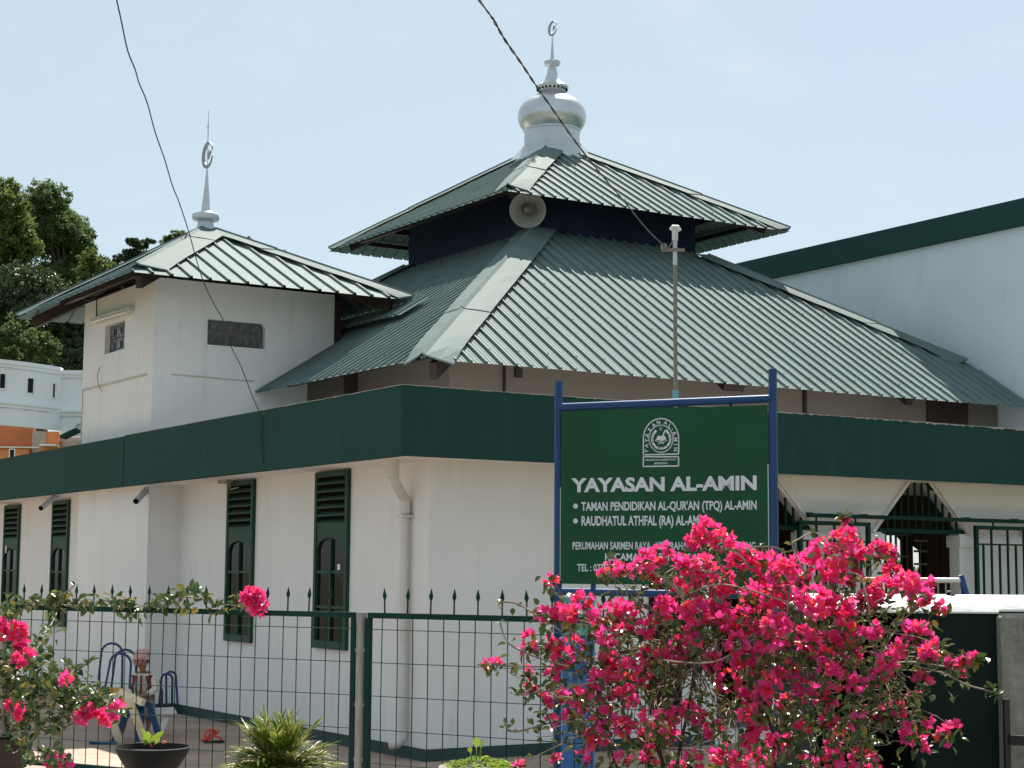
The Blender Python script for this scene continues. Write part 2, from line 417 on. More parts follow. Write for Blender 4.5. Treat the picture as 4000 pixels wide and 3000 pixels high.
# ================================================================ MOSQUE
mosque = thing('mosque', (0, 0, 0), 'white mosque with green fascia, ribbed green metal roofs in two tiers and a silver dome', 'mosque')
ZB, ZT, OV = 2.9, 3.557, .6945          # fascia bottom and top, overhang
XE = 11.0                               # the roof and slab stop against the neighbour hall
def onx(px, py): p = PX((px, py), 0); return p.y, p.z
def ony(px, py): p = PY((px, py), 0); return p.x, p.z
# ---- side wall (x = 0) and front wall (y = 0) with house-shaped openings
w = MB(); w.box((0, .16, 0), (.16, 24, ZB+.05))
# openings in the front wall
def xz(px, py): return ony(px, py)
aL = xz(3410, 2062); aR = xz(3778, 2078); ap = xz(3597, 1840); sl = xz(3597, 2082)[1]
HW = (aR[0]-aL[0])/2; HC = (aR[0]+aL[0])/2; HT = ap[1]
def opening(c): return [(c-HW, sl), (c-HW+.14, sl), (c-HW+.14, .15), (c+HW-.14, .15), (c+HW-.14, sl), (c+HW, sl), (c, min(HT, ZB+.32))]
SP = xz(3985, 2080)[0] - aL[0]
cents = [HC-SP, HC, HC+SP]
XW = 11.2
w.prism([(0, 0), (XW, 0), (XW, ZB+.45), (0, ZB+.45)], [opening(c) for c in cents], (0, 0, 0), (1, 0, 0), (0, 0, 1), (0, .16, 0))
# chases and small rebates on the wall corner
w.build('wall', 'white_wall', mosque)
# diagonal beam lips beside the gable openings, column capitals
for c in cents:
    for s_ in (-1, 1):
        b = MB(); b.bar((c+s_*(HW+.02), -.02, sl), (c+s_*.02, -.02, min(HT, ZB+.32)+.06), .035, .04, (0, 1, 0)); b.build('gable_trim', 'white_wall', mosque)
        b = MB(); b.box((c+s_*(HW-.16), -.03, sl-.16), (c+s_*(HW+.22), .19, sl-.02)); b.build('column_capital', 'white_wall', mosque)
# baseboards
for p_, q_ in (((-.022, -.022, 0), (.16, 24, .12)), ((.16, -.022, 0), (cents[0]-HW+.1, .1, .12)), ((cents[0]+HW-.1, -.022, 0), (cents[1]-HW+.1, .1, .12)), ((cents[1]+HW-.1, -.022, 0), (cents[2]-HW+.1, .1, .12)), ((-.48, 6.484, 0), (-.03, 9.29, .13))):
    b = MB(); b.box(p_, q_); b.build('baseboard', 'baseboard', mosque)
# veranda floor, inner wall, slab
b = MB(); b.box((.2, .17, 0), (XW, 2.5, .14)); b.build('veranda_floor', 'concrete', mosque)
inn = MB()
h1a = PY((3436, 2212), 2.5); h1b = PY((3536, 2088), 2.5); h2a = PY((3568, 2235), 2.5); h2b = PY((3611, 2122), 2.5)
hole1 = [(h1a.x, .9), (h1b.x, .9), (h1b.x, h1b.z-.1), (h1b.x-.12, h1b.z), (h1a.x, h1b.z)]
hole2 = [(h2a.x, h2a.z-.4), (h2b.x, h2a.z-.4), (h2b.x, h2b.z-.12), (h2a.x, h2b.z)]
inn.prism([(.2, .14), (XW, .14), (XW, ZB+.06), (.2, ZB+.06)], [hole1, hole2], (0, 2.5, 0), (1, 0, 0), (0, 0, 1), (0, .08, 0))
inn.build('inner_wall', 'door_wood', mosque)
b = MB()
for i in range(6):
    x = h1a.x + (h1b.x-h1a.x)*i/5; b.box((x-.011, 2.47, .9), (x+.011, 2.495, h1b.z))
b.box((h1a.x-.03, 2.46, h1a.z+.12), (h1b.x+.03, 2.47, h1a.z+.15))
b.box((h1a.x-.03, 2.46, h1a.z+.42), (h1b.x+.03, 2.47, h1a.z+.445))
x = (h2a.x+h2b.x)/2; b.box((x-.012, 2.47, h2a.z-.4), (x+.012, 2.495, h2b.z)); 
for k in (.12, .34, .52): b.box((h2a.x-.02, 2.46, h2a.z+k*.8), (h2b.x+.02, 2.47, h2a.z+k*.8+.03))
b.build('inner_grille', 'black_metal', mosque)
b = MB(); b.box((-OV+.1, -OV+.1, ZB+.02), (XE, 24, ZB+.2)); b.build('roof_slab', 'white_wall', mosque)
b = MB()
yj = PX((481, 1850), -OV).y
b.box((-OV, -OV, ZB), (-OV+.1, yj-.012, ZT)); b.box((-OV, yj+.012, ZB), (-OV+.1, 24, ZT-.01)); b.box((-OV+.02, yj-.012, ZB), (-OV+.1, yj+.012, ZT-.02))
b.box((-OV+.1, -OV, ZB), (XE+1.5, -OV+.1, ZT)); b.build('fascia', 'green_fascia', mosque)
# chipped mortar along the fascia top
random.seed(3)
def coping(p0, d, nrm, L, chip):
    p0, d, nrm = Vector(p0), Vector(d), Vector(nrm); mb = MB(); t = 0; rows = []
    while t < L:
        k_ = min(1, t/L*chip+.25) if chip else .25
        dn = ru(.001, .020)*k_ if rnd() < .75 else .001; out = .0035+rnd()*.002
        c = p0+d*t; rows.append([c+nrm*out-Vector((0, 0, dn)), c+nrm*out+Vector((0, 0, .003+rnd()*.005)), c-nrm*.09+Vector((0, 0, .006))]); t += ru(.015, .07)
    k_ = len(rows); mb.add([p for r_ in rows for p in r_], [(i*3+j, (i+1)*3+j, (i+1)*3+j+1, i*3+j+1) for i in range(k_-1) for j in range(2)])
    mb.build('coping', 'concrete', mosque)
coping((-OV, -OV, ZT), (1, 0, 0), (0, -1, 0), 11.5, 1.3); coping((-OV, -OV, ZT), (0, 1, 0), (-1, 0, 0), yj+OV-.02, 0)
# ---- upper wall behind the fascia, under the lower eaves
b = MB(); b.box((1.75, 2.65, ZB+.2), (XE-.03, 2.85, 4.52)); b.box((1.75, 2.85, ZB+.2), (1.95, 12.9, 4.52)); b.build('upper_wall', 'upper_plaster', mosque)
# ---- tower
TX0, TX1, TY0, TY1 = -.455, 2.14, 6.508, 9.32
TZ = 5.62
b = MB(); 
gb1 = [PY((812, 1246), TY0), PY((1035, 1364), TY0)]; gb2 = [PX((408, 1380), TX0), PX((489, 1247), TX0)]
b.prism([(TX0, 0), (TX1, 0), (TX1, TZ), (TX0, TZ)], [[(gb1[0].x, gb1[1].z), (gb1[1].x, gb1[1].z), (gb1[1].x, gb1[0].z-.05), (gb1[1].x-.05, gb1[0].z), (gb1[0].x, gb1[0].z)]], (0, TY0, 0), (1, 0, 0), (0, 0, 1), (0, .14, 0))
ya, yb = gb2[1].y, gb2[0].y; za, zb_ = gb2[0].z+.03, gb2[1].z-.02
za = PX((448, 1373), TX0).z; zb_ = PX((448, 1262), TX0).z
b.prism([(TY0+.14, 0), (TY1, 0), (TY1, TZ), (TY0+.14, TZ)], [[(ya, za), (yb, za), (yb, zb_), (ya, zb_)]], (TX0, 0, 0), (0, 1, 0), (0, 0, 1), (.14, 0, 0))
b.box((TX1-.14, TY0+.14, 3.1), (TX1, TY1-.14, TZ)); b.box((TX0+.14, TY1-.14, 0), (TX1, TY1, TZ)); b.box((TX0+.14, TY0+.14, TZ-.5), (TX1-.14, TY1-.14, TZ-.4))
b.build('tower_wall', 'white_wall', mosque)
# rendered rebate lines on the tower
b = MB()
l0 = PX((325, 1524), TX0); l1 = PX((575, 1462), TX0)
b.bar((TX0-.004, l0.y, l0.z), (TX0-.004, l1.y, l1.z), .012, .03, (0, 0, 1)); b.bar((TX0-.004, l0.y, l0.z), (TX0-.004, l0.y, 3.4), .02, .012, (0, 1, 0))
l2 = PY((668, 1462), TY0); l3 = PY((990, 1490), TY0); b.bar((l2.x, TY0-.003, l2.z), (l3.x, TY0-.003, l3.z), .012, .02)
b.build('render_joint', 'joint_plaster', mosque)
def glass_blocks(o, u, v, nu, nv, n):
    o, u, v, n = Vector(o), Vector(u), Vector(v), Vector(n)
    mbp = MB(); mbj = MB()
    for i in range(nu):
        for j in range(nv):
            a = o + u*((i+.05)/nu) + v*((j+.06)/nv)
            mbp.obox(a, u*(.9/nu), v*(.88/nv), n*.03)
            c = a + u*(.45/nu) + v*(.44/nv) + n*.03
            mbp.obox(c-u*(.25/nu)-v*(.25/nv), u*(.5/nu), v*(.5/nv), n*.012)
    mbj.obox(o, u, v, n*.018)
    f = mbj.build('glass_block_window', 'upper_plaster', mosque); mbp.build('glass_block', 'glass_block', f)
glass_blocks((gb1[0].x, TY0+.10, gb1[1].z), (gb1[1].x-gb1[0].x, 0, 0), (0, 0, gb1[0].z-gb1[1].z), 4, 2, (0, -1, 0))
glass_blocks((TX0+.10, yb, za), (0, ya-yb, 0), (0, 0, zb_-za), 3, 2, (-1, 0, 0))
# small canopy batten above the side window = tube lamp (own thing below)
# ---- ribbed roof sheets
PIT = .205
PROF = [(0, 0), (.050, 0), (.056, .005), (.064, .005), (.070, 0), (.105, 0), (.111, .005), (.119, .005), (.125, 0), (.160, 0), (.169, .031), (.195, .031), (.205, 0)]
def clip_range(poly, u):
    vs = []
    k = len(poly)
    for i in range(k):
        (u0, v0), (u1, v1) = poly[i], poly[(i+1) % k]
        if abs(u1-u0) < 1e-9:
            if abs(u-u0) < 1e-9: vs += [v0, v1]
            continue
        t = (u-u0)/(u1-u0)
        if -1e-9 <= t <= 1+1e-9: vs.append(v0+(v1-v0)*t)
    return (min(vs), max(vs)) if vs else None
def ribbed(mb, O, U, V, N, poly, phase=0., wob=.008, screws=True, lap=None):
    O, U, V, N = Vector(O), Vector(U), Vector(V), Vector(N)
    u0 = min(p[0] for p in poly); u1 = max(p[0] for p in poly)
    us = []
    k = math.floor((u0-phase)/PIT)-1
    while phase + k*PIT < u1:
        for du, h in PROF[:-1]:
            u = phase + k*PIT + du
            if u0+1e-4 < u < u1-1e-4: us.append((u, h))
        k += 1
    us = [(u0+1e-5, 0)] + us + [(u1-1e-5, 0)]
    prev = None
    for u, h in us:
        r = clip_range(poly, u)
        if r is None: prev = None; continue
        sheet = math.floor((u-phase)/(PIT*4)); rs = random.Random(sheet*31+7)
        j = (rs.random()-.5)*2*wob if r[0] < 1e-3 else 0
        ns = 3
        col = [O + U*u + V*(r[0]+j+(r[1]-r[0]-j)*t/ns) + N*(h + (rs.random()-.5)*.006*(0 < t < ns)) for t in range(ns+1)]
        if prev and r[1]-r[0] > 1e-4 or prev:
            mb.add(prev+col, [(t, t+1, ns+1+t+1, ns+1+t) for t in range(ns)])
        prev = col
    if screws:
        v = .35; row = 0
        vmax = max(p[1] for p in poly)
        while v < vmax:
            k = math.floor((u0-phase)/PIT)
            while phase + k*PIT < u1:
                u = phase + k*PIT + .184
                r = clip_range(poly, u) if u0 < u < u1 else None
                if r and r[0]+.05 < v < r[1]-.05 and (k+row) % 2 == 0:
                    c = O + U*u + V*(v+ru(-.03, .03)) + N*.031
                    mb.obox(c-U*.006-V*.006, U*.012, V*.012, N*.009)
                k += 1
            v += 1.15; row += 1
def face_frame(E0, E1, slope, inward):     # eave from E0 to E1, rising inward with tan = slope
    E0, E1 = Vector(E0), Vector(E1); U = (E1-E0).normalized(); I = Vector(inward).normalized()
    V = (I + Vector((0, 0, slope))); sc = V.length; V.normalize(); N = U.cross(V).normalized()
    if N.z < 0: N = -N
    return E0, U, V, N, sc
def flashing(name, pts, nl, nr, wl, wr, parent, lift=.045, seglen=1.9, over=.12, tipdrop=0., mat='flashing_metal'):
    # folded capping along a hip from pts[0] (eave) to pts[1] (top); two wings lying over the sheets, short lengths lapped
    a, c = Vector(pts[0]), Vector(pts[1]); d = (c-a); L = d.length; d.normalize()
    wl, wr = Vector(wl).normalized()*nl, Vector(wr).normalized()*nr
    n = wl.cross(wr).normalized()
    if n.z < 0: n = -n
    mb = MB(); k = 0; t = -over
    rs = random.Random(int(L*1000))
    while t < L:
        t2 = min(L, t+seglen)
        li = lift + (.006 if k % 2 else 0) + .004*k
        rows = []
        sub = 5
        for i in range(sub+1):
            tt = t + (t2+.05-t)*i/sub
            tt = min(tt, L)
            p = a + d*tt + n*li
            j = lambda s: (rs.random()-.5)*s
            drop = Vector((0, 0, -tipdrop*max(0, 1-(tt+over)/.5)))
            rows.append([p + wl + n*(.002+j(.010)) + drop, p + wl*.55 + n*(.012+j(.006)) + drop*.6, p + wl*.12 + n*.016, p + n*.040, p + wr*.12 + n*.016, p + wr*.55 + n*(.012+j(.006)) + drop*.6, p + wr + n*(.002+j(.010)) + drop])
        for i in range(sub):
            mb.add(rows[i]+rows[i+1], [(q, q+1, 7+q+1, 7+q) for q in range(6)])
        e = rows[0]; mb.add(e + [v - n*.02 for v in e], [(q, q+1, 7+q+1, 7+q) for q in range(6)])
        t = t2; k += 1
    return mb.build(name, mat, parent)
# lower roof: eave corner (1.0, 1.93, 4.195), pitch .63, abutting the hall at x = XE
EX, EY, EZ, S = 1.0, 1.93, 4.19, .63
LB = 11.0; LL = 11.85
NX0, NX1, NY0, NY1 = 5.05, 8.10, 6.05, 9.72    # clerestory neck
mb = MB()
O, U, V, N, sc = face_frame((EX, EY, EZ), (XE, EY, EZ), S, (0, 1, 0))
tn = (NY0+.1-EY)*sc; rc = LB-(XE-EX)
ribbed(mb, O, U, V, N, [(0, 0), (XE-EX, 0), (XE-EX, rc*sc), (LB-(NY0+.1-EY), tn), (NY0+.1-EY, tn)], .02)
O, U, V, N, sc = face_frame((EX, EY, EZ), (EX, EY+LL, EZ), S, (1, 0, 0))
tn = (NX0+.1-EX)*sc
ribbed(mb, O, U, V, N, [(0, 0), (LL, 0), (LL-(NX0+.1-EX), tn), (NX0+.1-EX, tn)], .06)
lower = mb.build('lower_roof', 'roof_metal', mosque)
# lapped upper sheets beside the tower
mb = MB(); a = 6.75-EY
pz = lambda px: hitp(px, (-S, 0, 1), EZ+.12-S*EX)
q0, q1 = pz((1318, 1286)), pz((1578, 1220))
v0, v1 = (q0.x-EX)*sc, (q1.x-EX)*sc; u0, u1 = q0.y-EY, q1.y-EY
ua, ub = min(u0, u1), max(u0, u1)
ribbed(mb, O+N*.10, U, V, N, [(ub+.6, v0-.35 if u0 > u1 else v1-.35), (ub+.6, v0+1.4), (ua, (v1 if u0 > u1 else v0)+.5), (ua, v1 if u0 > u1 else v0), (ub, v0 if u0 > u1 else v1)], .06, screws=False)
mb.build('lapped_sheet', 'roof_metal', lower)
# back and right slopes
mb = MB(); O, U, V, N, sc = face_frame((EX+LB, EY+LL, EZ), (EX, EY+LL, EZ), S, (0, -1, 0))
ribbed(mb, O, U, V, N, [(LB-(XE-EX), 0), (LB, 0), (LB-4.0, 4.0*sc), (4.0, 4.0*sc), (LB-(XE-EX), (LB-(XE-EX))*sc)], .0, screws=False)
O, U, V, N, sc = face_frame((EX+LB, EY, EZ), (EX+LB, EY+LL, EZ), S, (-1, 0, 0))
q = LB-(XE-EX)
ribbed(mb, O, U, V, N, [(q, q*sc), (LL-q, q*sc), (LL-4, 4.0*sc), (4, 4.0*sc)], .0, screws=False)
mb.build('rear_roof', 'roof_metal', mosque)
def hipflash(c, dx, dy, s, t1, parent, w=.36, lift=.035, drop=.06, over=.1, seg=1.9, mat='flashing_metal'):
    a = Vector(c); b_ = a + Vector((dx*t1, dy*t1, s*t1))
    # wings run level-ish along each eave direction
    return flashing('hip_flashing', [a, b_], w, w, (0, dy, 0), (dx, 0, 0), parent, lift, seg, over, drop, mat)
hipflash((EX, EY, EZ+.03), 1, 1, S, 4.05, mosque, w=.42)
hipflash((EX+LB, EY, EZ+.03), -1, 1, S, 3.85, mosque, over=-1.78, seg=1.4, w=.3)
hipflash((EX, EY+LL, EZ+.03), 1, -1, S, 4.0, mosque, w=.3)
# rafter ends and purlin under the lower eaves
TD = 'timber_dark'
one('rafter', TD, mosque, 'bar', (EX+.28, EY+.28, EZ-.10), (EX+1.6, EY+1.6, EZ+.66), .08, .2)
for x in (5.9, 9.0): one('rafter', TD, mosque, 'bar', (x-.15, EY+.35, EZ+.02), (x, EY+1.2, EZ+.55), .3 if x < 6 else .12, .14)
one('purlin', TD, mosque, 'bar', (EX+.45, EY+.5, EZ+.15), (EX+.45, EY+LL-.5, EZ+.15), .05, .09); one('purlin', TD, mosque, 'bar', (EX+.5, EY+.45, EZ+.15), (XE-.05, EY+.45, EZ+.15), .05, .08)
one('eave_post', TD, mosque, 'box', (1.62, 5.0, ZB+.2), (1.75, 5.14, 4.5))
b = MB(); q = PY((2027, 1455), 2.62); b.box((q.x-.05, 2.60, q.z-.06), (q.x+.04, 2.645, q.z+.05)); b.build('eave_lamp', 'timber_dark', mosque)
for px_, w_, z_ in ((1972, .011, 3.4), (3145, .025, 3.4), (3700, .40, 3.85)):
    q = PY((px_, 1500), 2.62); b = MB(); b.box((q.x-w_, 2.61, z_), (q.x+w_, 2.645, 4.5)); b.build('eave_strip', 'timber_dark', mosque)
# clerestory neck
b = MB(); b.box((NX0, NY0, 6.5), (NX1, NY1, 7.42)); b.build('clerestory_wall', 'neck_shade_navy', mosque)
# ---- upper roof
UX0, UX1, UY0, UY1, UZ = 4.165, 9.37, 5.30, 10.86, 7.12
CX, CY = (UX0+UX1)/2, (UY0+UY1)/2
skz = axis_z((2166, 560), (CX, CY))
# pitch from the measured hip point below the dome skirt
dx = (UX1-UX0)/2; dy = (UY1-UY0)/2
n_ = Vector((dy, -dx, 0)); hp = hitp((2138, 585), n_, n_.dot(Vector((CX, CY, 0))))
tfrac = (hp.x-UX0)/dx; RISE = 1.60
mb = MB(); KC = min(.93, tfrac+.05)
def tri_face(mb, A, Bc, C, phase):
    A, Bc, C = Vector(A), Vector(Bc), Vector(C); U = (Bc-A).normalized(); n = U.cross(C-A).normalized()
    if n.z < 0: n = -n
    V = n.cross(U); 
    if V.z < 0: V = -V
    L = (Bc-A).length; cu = (C-A).dot(U); cv = (C-A).dot(V)
    ribbed(mb, A, U, V, n, [(0, 0), (L, 0), (L+(cu-L)*KC, cv*KC), (cu*KC, cv*KC)], phase)
AP = (CX, CY, UZ+RISE)
c4 = [(UX0, UY0, UZ), (UX1, UY0, UZ), (UX1, UY1, UZ), (UX0, UY1, UZ)]
for i in range(4): tri_face(mb, c4[i], c4[(i+1) % 4], AP, .03+i*.05)
upper = mb.build('upper_roof', 'roof_metal', mosque)
def hipf(c, apex, parent, w, t, over=.06, drop=.03, lift=.035, seg=1.5):
    a = Vector(c); e = Vector(apex); d = e-a
    sx = 1 if d.x > 0 else -1; sy = 1 if d.y > 0 else -1
    return flashing('hip_flashing', [a+Vector((0, 0, .02)), a+d*t+Vector((0, 0, .02))], w, w, (0, sy, 0), (sx, 0, 0), parent, lift, seg, over, drop)
for i, c in enumerate(c4): hipf(c, AP, mosque, .36 if i == 0 else .26, KC, over=.02 if i else -.12)
for i in range(4):
    a, c = Vector(c4[i]), Vector(c4[(i+1) % 4]); m = Vector(AP)
    one('purlin', TD, mosque, 'bar', a+(m-a)*.13-Vector((0, 0, .08)), c+(m-c)*.13-Vector((0, 0, .08)), .06, .07)
    one('rafter', TD, mosque, 'bar', a+(m-a)*.10-Vector((0, 0, .12)), a+(m-a)*.4-Vector((0, 0, .12)), .07, .12)
    one('purlin', TD, mosque, 'bar', a+(m-a)*.26-Vector((0, 0, .10)), c+(m-c)*.26-Vector((0, 0, .10)), .06, .1)
# ---- dome and finial (radii from the photo, at the dome's own distance)
dd = (Vector((CX, CY, 9.3))-CAM).dot(FX); k = .45208*dd/F
az = lambda yc: axis_z((2166, yc*.45208), (CX, CY))
dome = MB()
sk0, sk1 = az(1330), az(1245)
hb = KC; s0 = (1-tfrac)
hx = hy = .50
zb0 = UZ+RISE*(1-hx/dx)+.06
rt = 240*k; ht = .30
base = [(CX-hx, CY-hy), (CX+hx, CY-hy), (CX+hx, CY+hy), (CX-hx, CY+hy)]; top = [(CX-ht, CY-ht), (CX+ht, CY-ht), (CX+ht, CY+ht), (CX-ht, CY+ht)]
sk = MB(); sk.add([(p[0], p[1], zb0-.05) for p in base]+[(p[0], p[1], zb0) for p in base]+[(p[0], p[1], az(1225)) for p in top], [(i+o, (i+1) % 4+o, (i+1) % 4+4+o, i+4+o) for o in (0, 4) for i in range(4)])
sk.build('dome_skirt', 'silver_paint', mosque)
dr = MB(); dr.lathe([(rt, az(1345)), (rt, az(1250)), (rt, az(1145)), (rt+.012, az(1142)), (rt+.012, az(1112)), (rt*1.01, az(1108))], (CX, CY, 0), 40); dr.build('dome_drum', 'silver_paint', mosque)
prof = [(246, 1128), (272, 1095), (290, 1058), (297, 1018), (293, 980), (280, 940), (255, 905), (220, 876), (178, 850), (146, 832), (122, 818), (112, 800), (110, 785)]
dm = MB(); dm.lathe([(r*k, az(y)) for r, y in prof], (CX, CY, 0), 48, smooth=True)
domeo = dm.build('dome', 'aluminium', mosque)
cp = MB(); cp.lathe([(112*k, az(795)), (118*k, az(785)), (140*k, az(764)), (142*k, az(752)), (128*k, az(744)), (92*k, az(716)), (68*k, az(688)), (54*k, az(660)), (40*k, az(610)), (31*k, az(578)), (34*k, az(574)), (66*k, az(562)), (71*k, az(546)), (71*k, az(534)), (40*k, az(524)), (18*k, az(518)), (15*k, az(480)), (9*k, az(390)), (3*k, az(312))], (CX, CY, 0), 32)
fin = cp.build('finial', 'silver_paint', mosque)
for j in range(22):
    t = 2*pi*j/22; r = 127*k
    one('finial_bracket', 'dark_opening', fin, 'obox', (CX+r*cos(t)-.012, CY+r*sin(t)-.012, az(786)), (.024, 0, 0), (0, .024, 0), (0, 0, .05))
def crescent(name, c, R, openv, mat, parent, thick=.03, spike=0, ratio=.76, off=.20):
    # crescent and star standing in the vertical plane that contains openv
    c = Vector(c); h = Vector(openv).normalized(); up = Vector((0, 0, 1)); nn = h.cross(up)
    mb = MB(); outer = []; inner = []; nseg = 36; a0 = radians(14)
    for i in range(nseg+1):
        t = a0 + (2*pi-2*a0)*i/nseg
        outer.append((R*cos(t), R*sin(t)))
    ri = R*ratio; ox = R*off
    p0 = Vector(outer[0]); t0 = atan2(p0.y, p0.x-ox)
    for i in range(nseg+1):
        t = t0 + (2*pi-2*t0)*i/nseg
        inner.append((ox+ri*cos(t), ri*sin(t)))
    def P(q, s): return c + h*q[0] + up*q[1] + nn*thick*.5*s
    for i in range(nseg):
        for s in (-1, 1): mb.add([P(outer[i], s), P(outer[i+1], s), P(inner[i+1], s), P(inner[i], s)], [(0, 1, 2, 3)])
        mb.add([P(outer[i], -1), P(outer[i+1], -1), P(outer[i+1], 1), P(outer[i], 1)], [(0, 1, 2, 3)])
        mb.add([P(inner[i], -1), P(inner[i+1], -1), P(inner[i+1], 1), P(inner[i], 1)], [(0, 1, 2, 3)])
    o = mb.build(name, mat, parent)
    st = MB(); pts = []
    for i in range(10):
        t = radians(18) + 2*pi*i/10; r = R*.40*(1 if i % 2 == 0 else .38); pts.append((R*.38+r*cos(t+.25), r*sin(t+.25)))
    st.prism(pts, [], c-nn*thick*.5, h, up, nn*thick); st.build('star', mat, o)
    return o
cR = 66*k
crescent('crescent', (CX, CY, az(247)), cR, (0, -1, 0), 'silhouette_silver', fin, thick=.014)
# ---- tower roof
RX0, RX1, RY0, RY1, RZ = -1.16, 2.80, 5.47, 10.28, 5.47
TCX, TCY = .80, 7.95
dT = (Vector((TCX, TCY, 7))-CAM).dot(FX); kt = .45208*dT/F
tz = lambda yc: axis_z((818, 400+yc*.45208), (TCX, TCY))
nv = Vector((TCY-RY0, -(TCX-RX0), 0)); hp2 = hitp((760, 925), nv, nv.dot(Vector((TCX, TCY, 0))))
tf = (hp2.x-RX0)/(TCX-RX0); RT = (hp2.z-RZ)/tf
TAP = (TCX, TCY, RZ+RT); KC = .97
mb = MB(); c4t = [(RX0, RY0, RZ), (RX1, RY0, RZ), (RX1, RY1, RZ), (RX0, RY1, RZ)]
PIT_, PROF_ = PIT, PROF
PIT = .255; PROF = [(0, 0), (.208, 0), (.217, .031), (.244, .031), (.255, 0)]
for i in range(4): tri_face(mb, c4t[i], c4t[(i+1) % 4], TAP, .05+i*.06)
PIT, PROF = PIT_, PROF_
mb.build('tower_roof', 'roof_metal', mosque)
for i, c in enumerate(c4t): hipf(c, TAP, mosque, .42 if i == 0 else .24, .95, over=-.2 if i == 0 else .02, seg=2.2)
for i in range(4):
    a, c = Vector(c4t[i]), Vector(c4t[(i+1) % 4]); m = Vector(TAP)
    dz = Vector((0, 0, .125))
    one('purlin', TD, mosque, 'bar', a+(m-a)*.25-dz*.75, c+(m-c)*.25-dz*.75, .06, .07); one('purlin', TD, mosque, 'bar', a+(m-a)*.40-dz, c+(m-c)*.40-dz, .07, .14)
    one('rafter', TD, mosque, 'bar', a+(m-a)*.1-dz*1.5, a+(m-a)*.55-dz*1.5, .08, .16)
b = MB(); b.box((TX1, TY0+.02, 4.9), (TX1+.12, TY0+.16, TZ-.1)); b.build('tower_post', 'timber_dark', mosque)
cp = MB(); cp.lathe([(112*kt, tz(1165)), (96*kt, tz(1140)), (65*kt, tz(1042)), (66*kt, tz(1036)), (112*kt, tz(1020)), (117*kt, tz(1008)), (117*kt, tz(974)), (112*kt, tz(968)), (46*kt, tz(946)), (42*kt, tz(940)), (22*kt, tz(760)), (8*kt, tz(590)), (4.5*kt, tz(575)), (4.5*kt, tz(230)), (10*kt, tz(212)), (4*kt, tz(190)), (1.5*kt, tz(66))], (TCX, TCY, 0), 32)
fin2 = cp.build('finial', 'silver_paint', mosque)
crescent('crescent', (TCX, TCY, tz(457)), 117*kt, (.0, -1, 0), 'silhouette_silver', fin2, thick=.018)
# ---- tall louvred windows on the side wall
def window(yr, yl, z0, z1, xw=0.):
    # opening seen between y = yr (near) and yl (far)
    w_ = yl-yr; f = .055; x0, x1 = xw-.045, xw+.0
    m = MB(); zl = z1-(z1-z0)*.30
    m.box((x0, yr, z0), (x1, yr+f, z1)); m.box((x0, yl-f, z0), (x1, yl, z1)); m.box((x0, yr+f, z1-f*1.1), (x1, yl-f, z1)); m.box((x0, yr+f, z0), (x1, yl-f, z0+f*1.6))
    zp = zl-(z1-z0)*.085
    # board with an arched head above the lights
    yc = (yr+yl)/2; a, b_ = yr+f, yl-f; arch = []
    for i in range(13):
        t = i/12; y = a+.02+(b_-a-.04)*t; arch.append((y, zp-.07+.085*max(0, sin(pi*t))**.6 - (.03 if t in (0, 1) else 0)))
    m.prism([(a, zl), (b_, zl), (b_, zp-.12)] + [(q[0], q[1]) for q in reversed(arch)] + [(a, zp-.12)], [], (x0+.008, 0, 0), (0, 1, 0), (0, 0, 1), (.03, 0, 0))
    m.box((x0+.006, yc-.014, z0+f*1.6), (x1, yc+.014, zp))
    m.box((x0+.012, a, z0+f*1.6), (x1, a+.02, zp-.1)); m.box((x0+.012, b_-.02, z0+f*1.6), (x1, b_, zp-.1))
    for t in (.30, .62): m.box((x0+.01, a, zp+(z0-zp)*t-.014), (x1, b_, zp+(z0-zp)*t+.014))
    o = m.build('window', 'green_trim', mosque)
    m = MB(); m.box((xw-.012, a, z0+f), (xw-.006, b_, zl)); m.build('pane', 'window_glass', o)
    m = MB(); m.box((xw-.010, a, zl), (xw-.005, b_, z1-f)); m.build('vent_opening', 'dark_opening', o)
    m = MB(); nl = 6
    for i in range(nl):
        z = zl + (z1-f-zl)*(i+.0)/nl
        m.hexa([(x0+.002, a, z), (x1-.012, a, z+.03), (x1-.012, b_, z+.03), (x0+.002, b_, z), (x0+.002, a, z+.016), (x1-.012, a, z+.046), (x1-.012, b_, z+.046), (x0+.002, b_, z+.016)])
    m.build('louvre', 'green_trim', o)
    return o
for (xl, ytl), (xr, ytr), (xbl, ybl), (xbr, ybr) in (((1242, 1847), (1371.5, 1834), (1234.5, 2530), (1362, 2541)), ((897, 1883), (1000, 1872.6), (888, 2503), (990, 2511)), ((213, 1958), (276, 1952), (199, 2444), (262, 2449)), ((22, 1976.7), (80.5, 1970), (14, 2420), (72, 2426))):
    yl = (onx(xl, ytl)[0]+onx(xbl, ybl)[0])/2; yr = (onx(xr, ytr)[0]+onx(xbr, ybr)[0])/2
    z1 = (onx(xl, ytl)[1]+onx(xr, ytr)[1])/2; z0 = (onx(xbl, ybl)[1]+onx(xbr, ybr)[1])/2
    o = window(yr, yl, z0, z1)
    if xl == 1242:
        q = onx(1341, 2215); m = MB(); m.box((-.058, q[0]-.025, q[1]-.03), (-.048, q[0]+.025, q[1]+.03)); m.build('sticker', 'white_paint', o)
    if xl == 22:
        q = onx(36, 2146); m = MB(); m.box((-.058, q[0]-.02, q[1]-.06), (-.048, q[0]+.02, q[1]+.06)); m.build('sticker', 'white_paint', o)
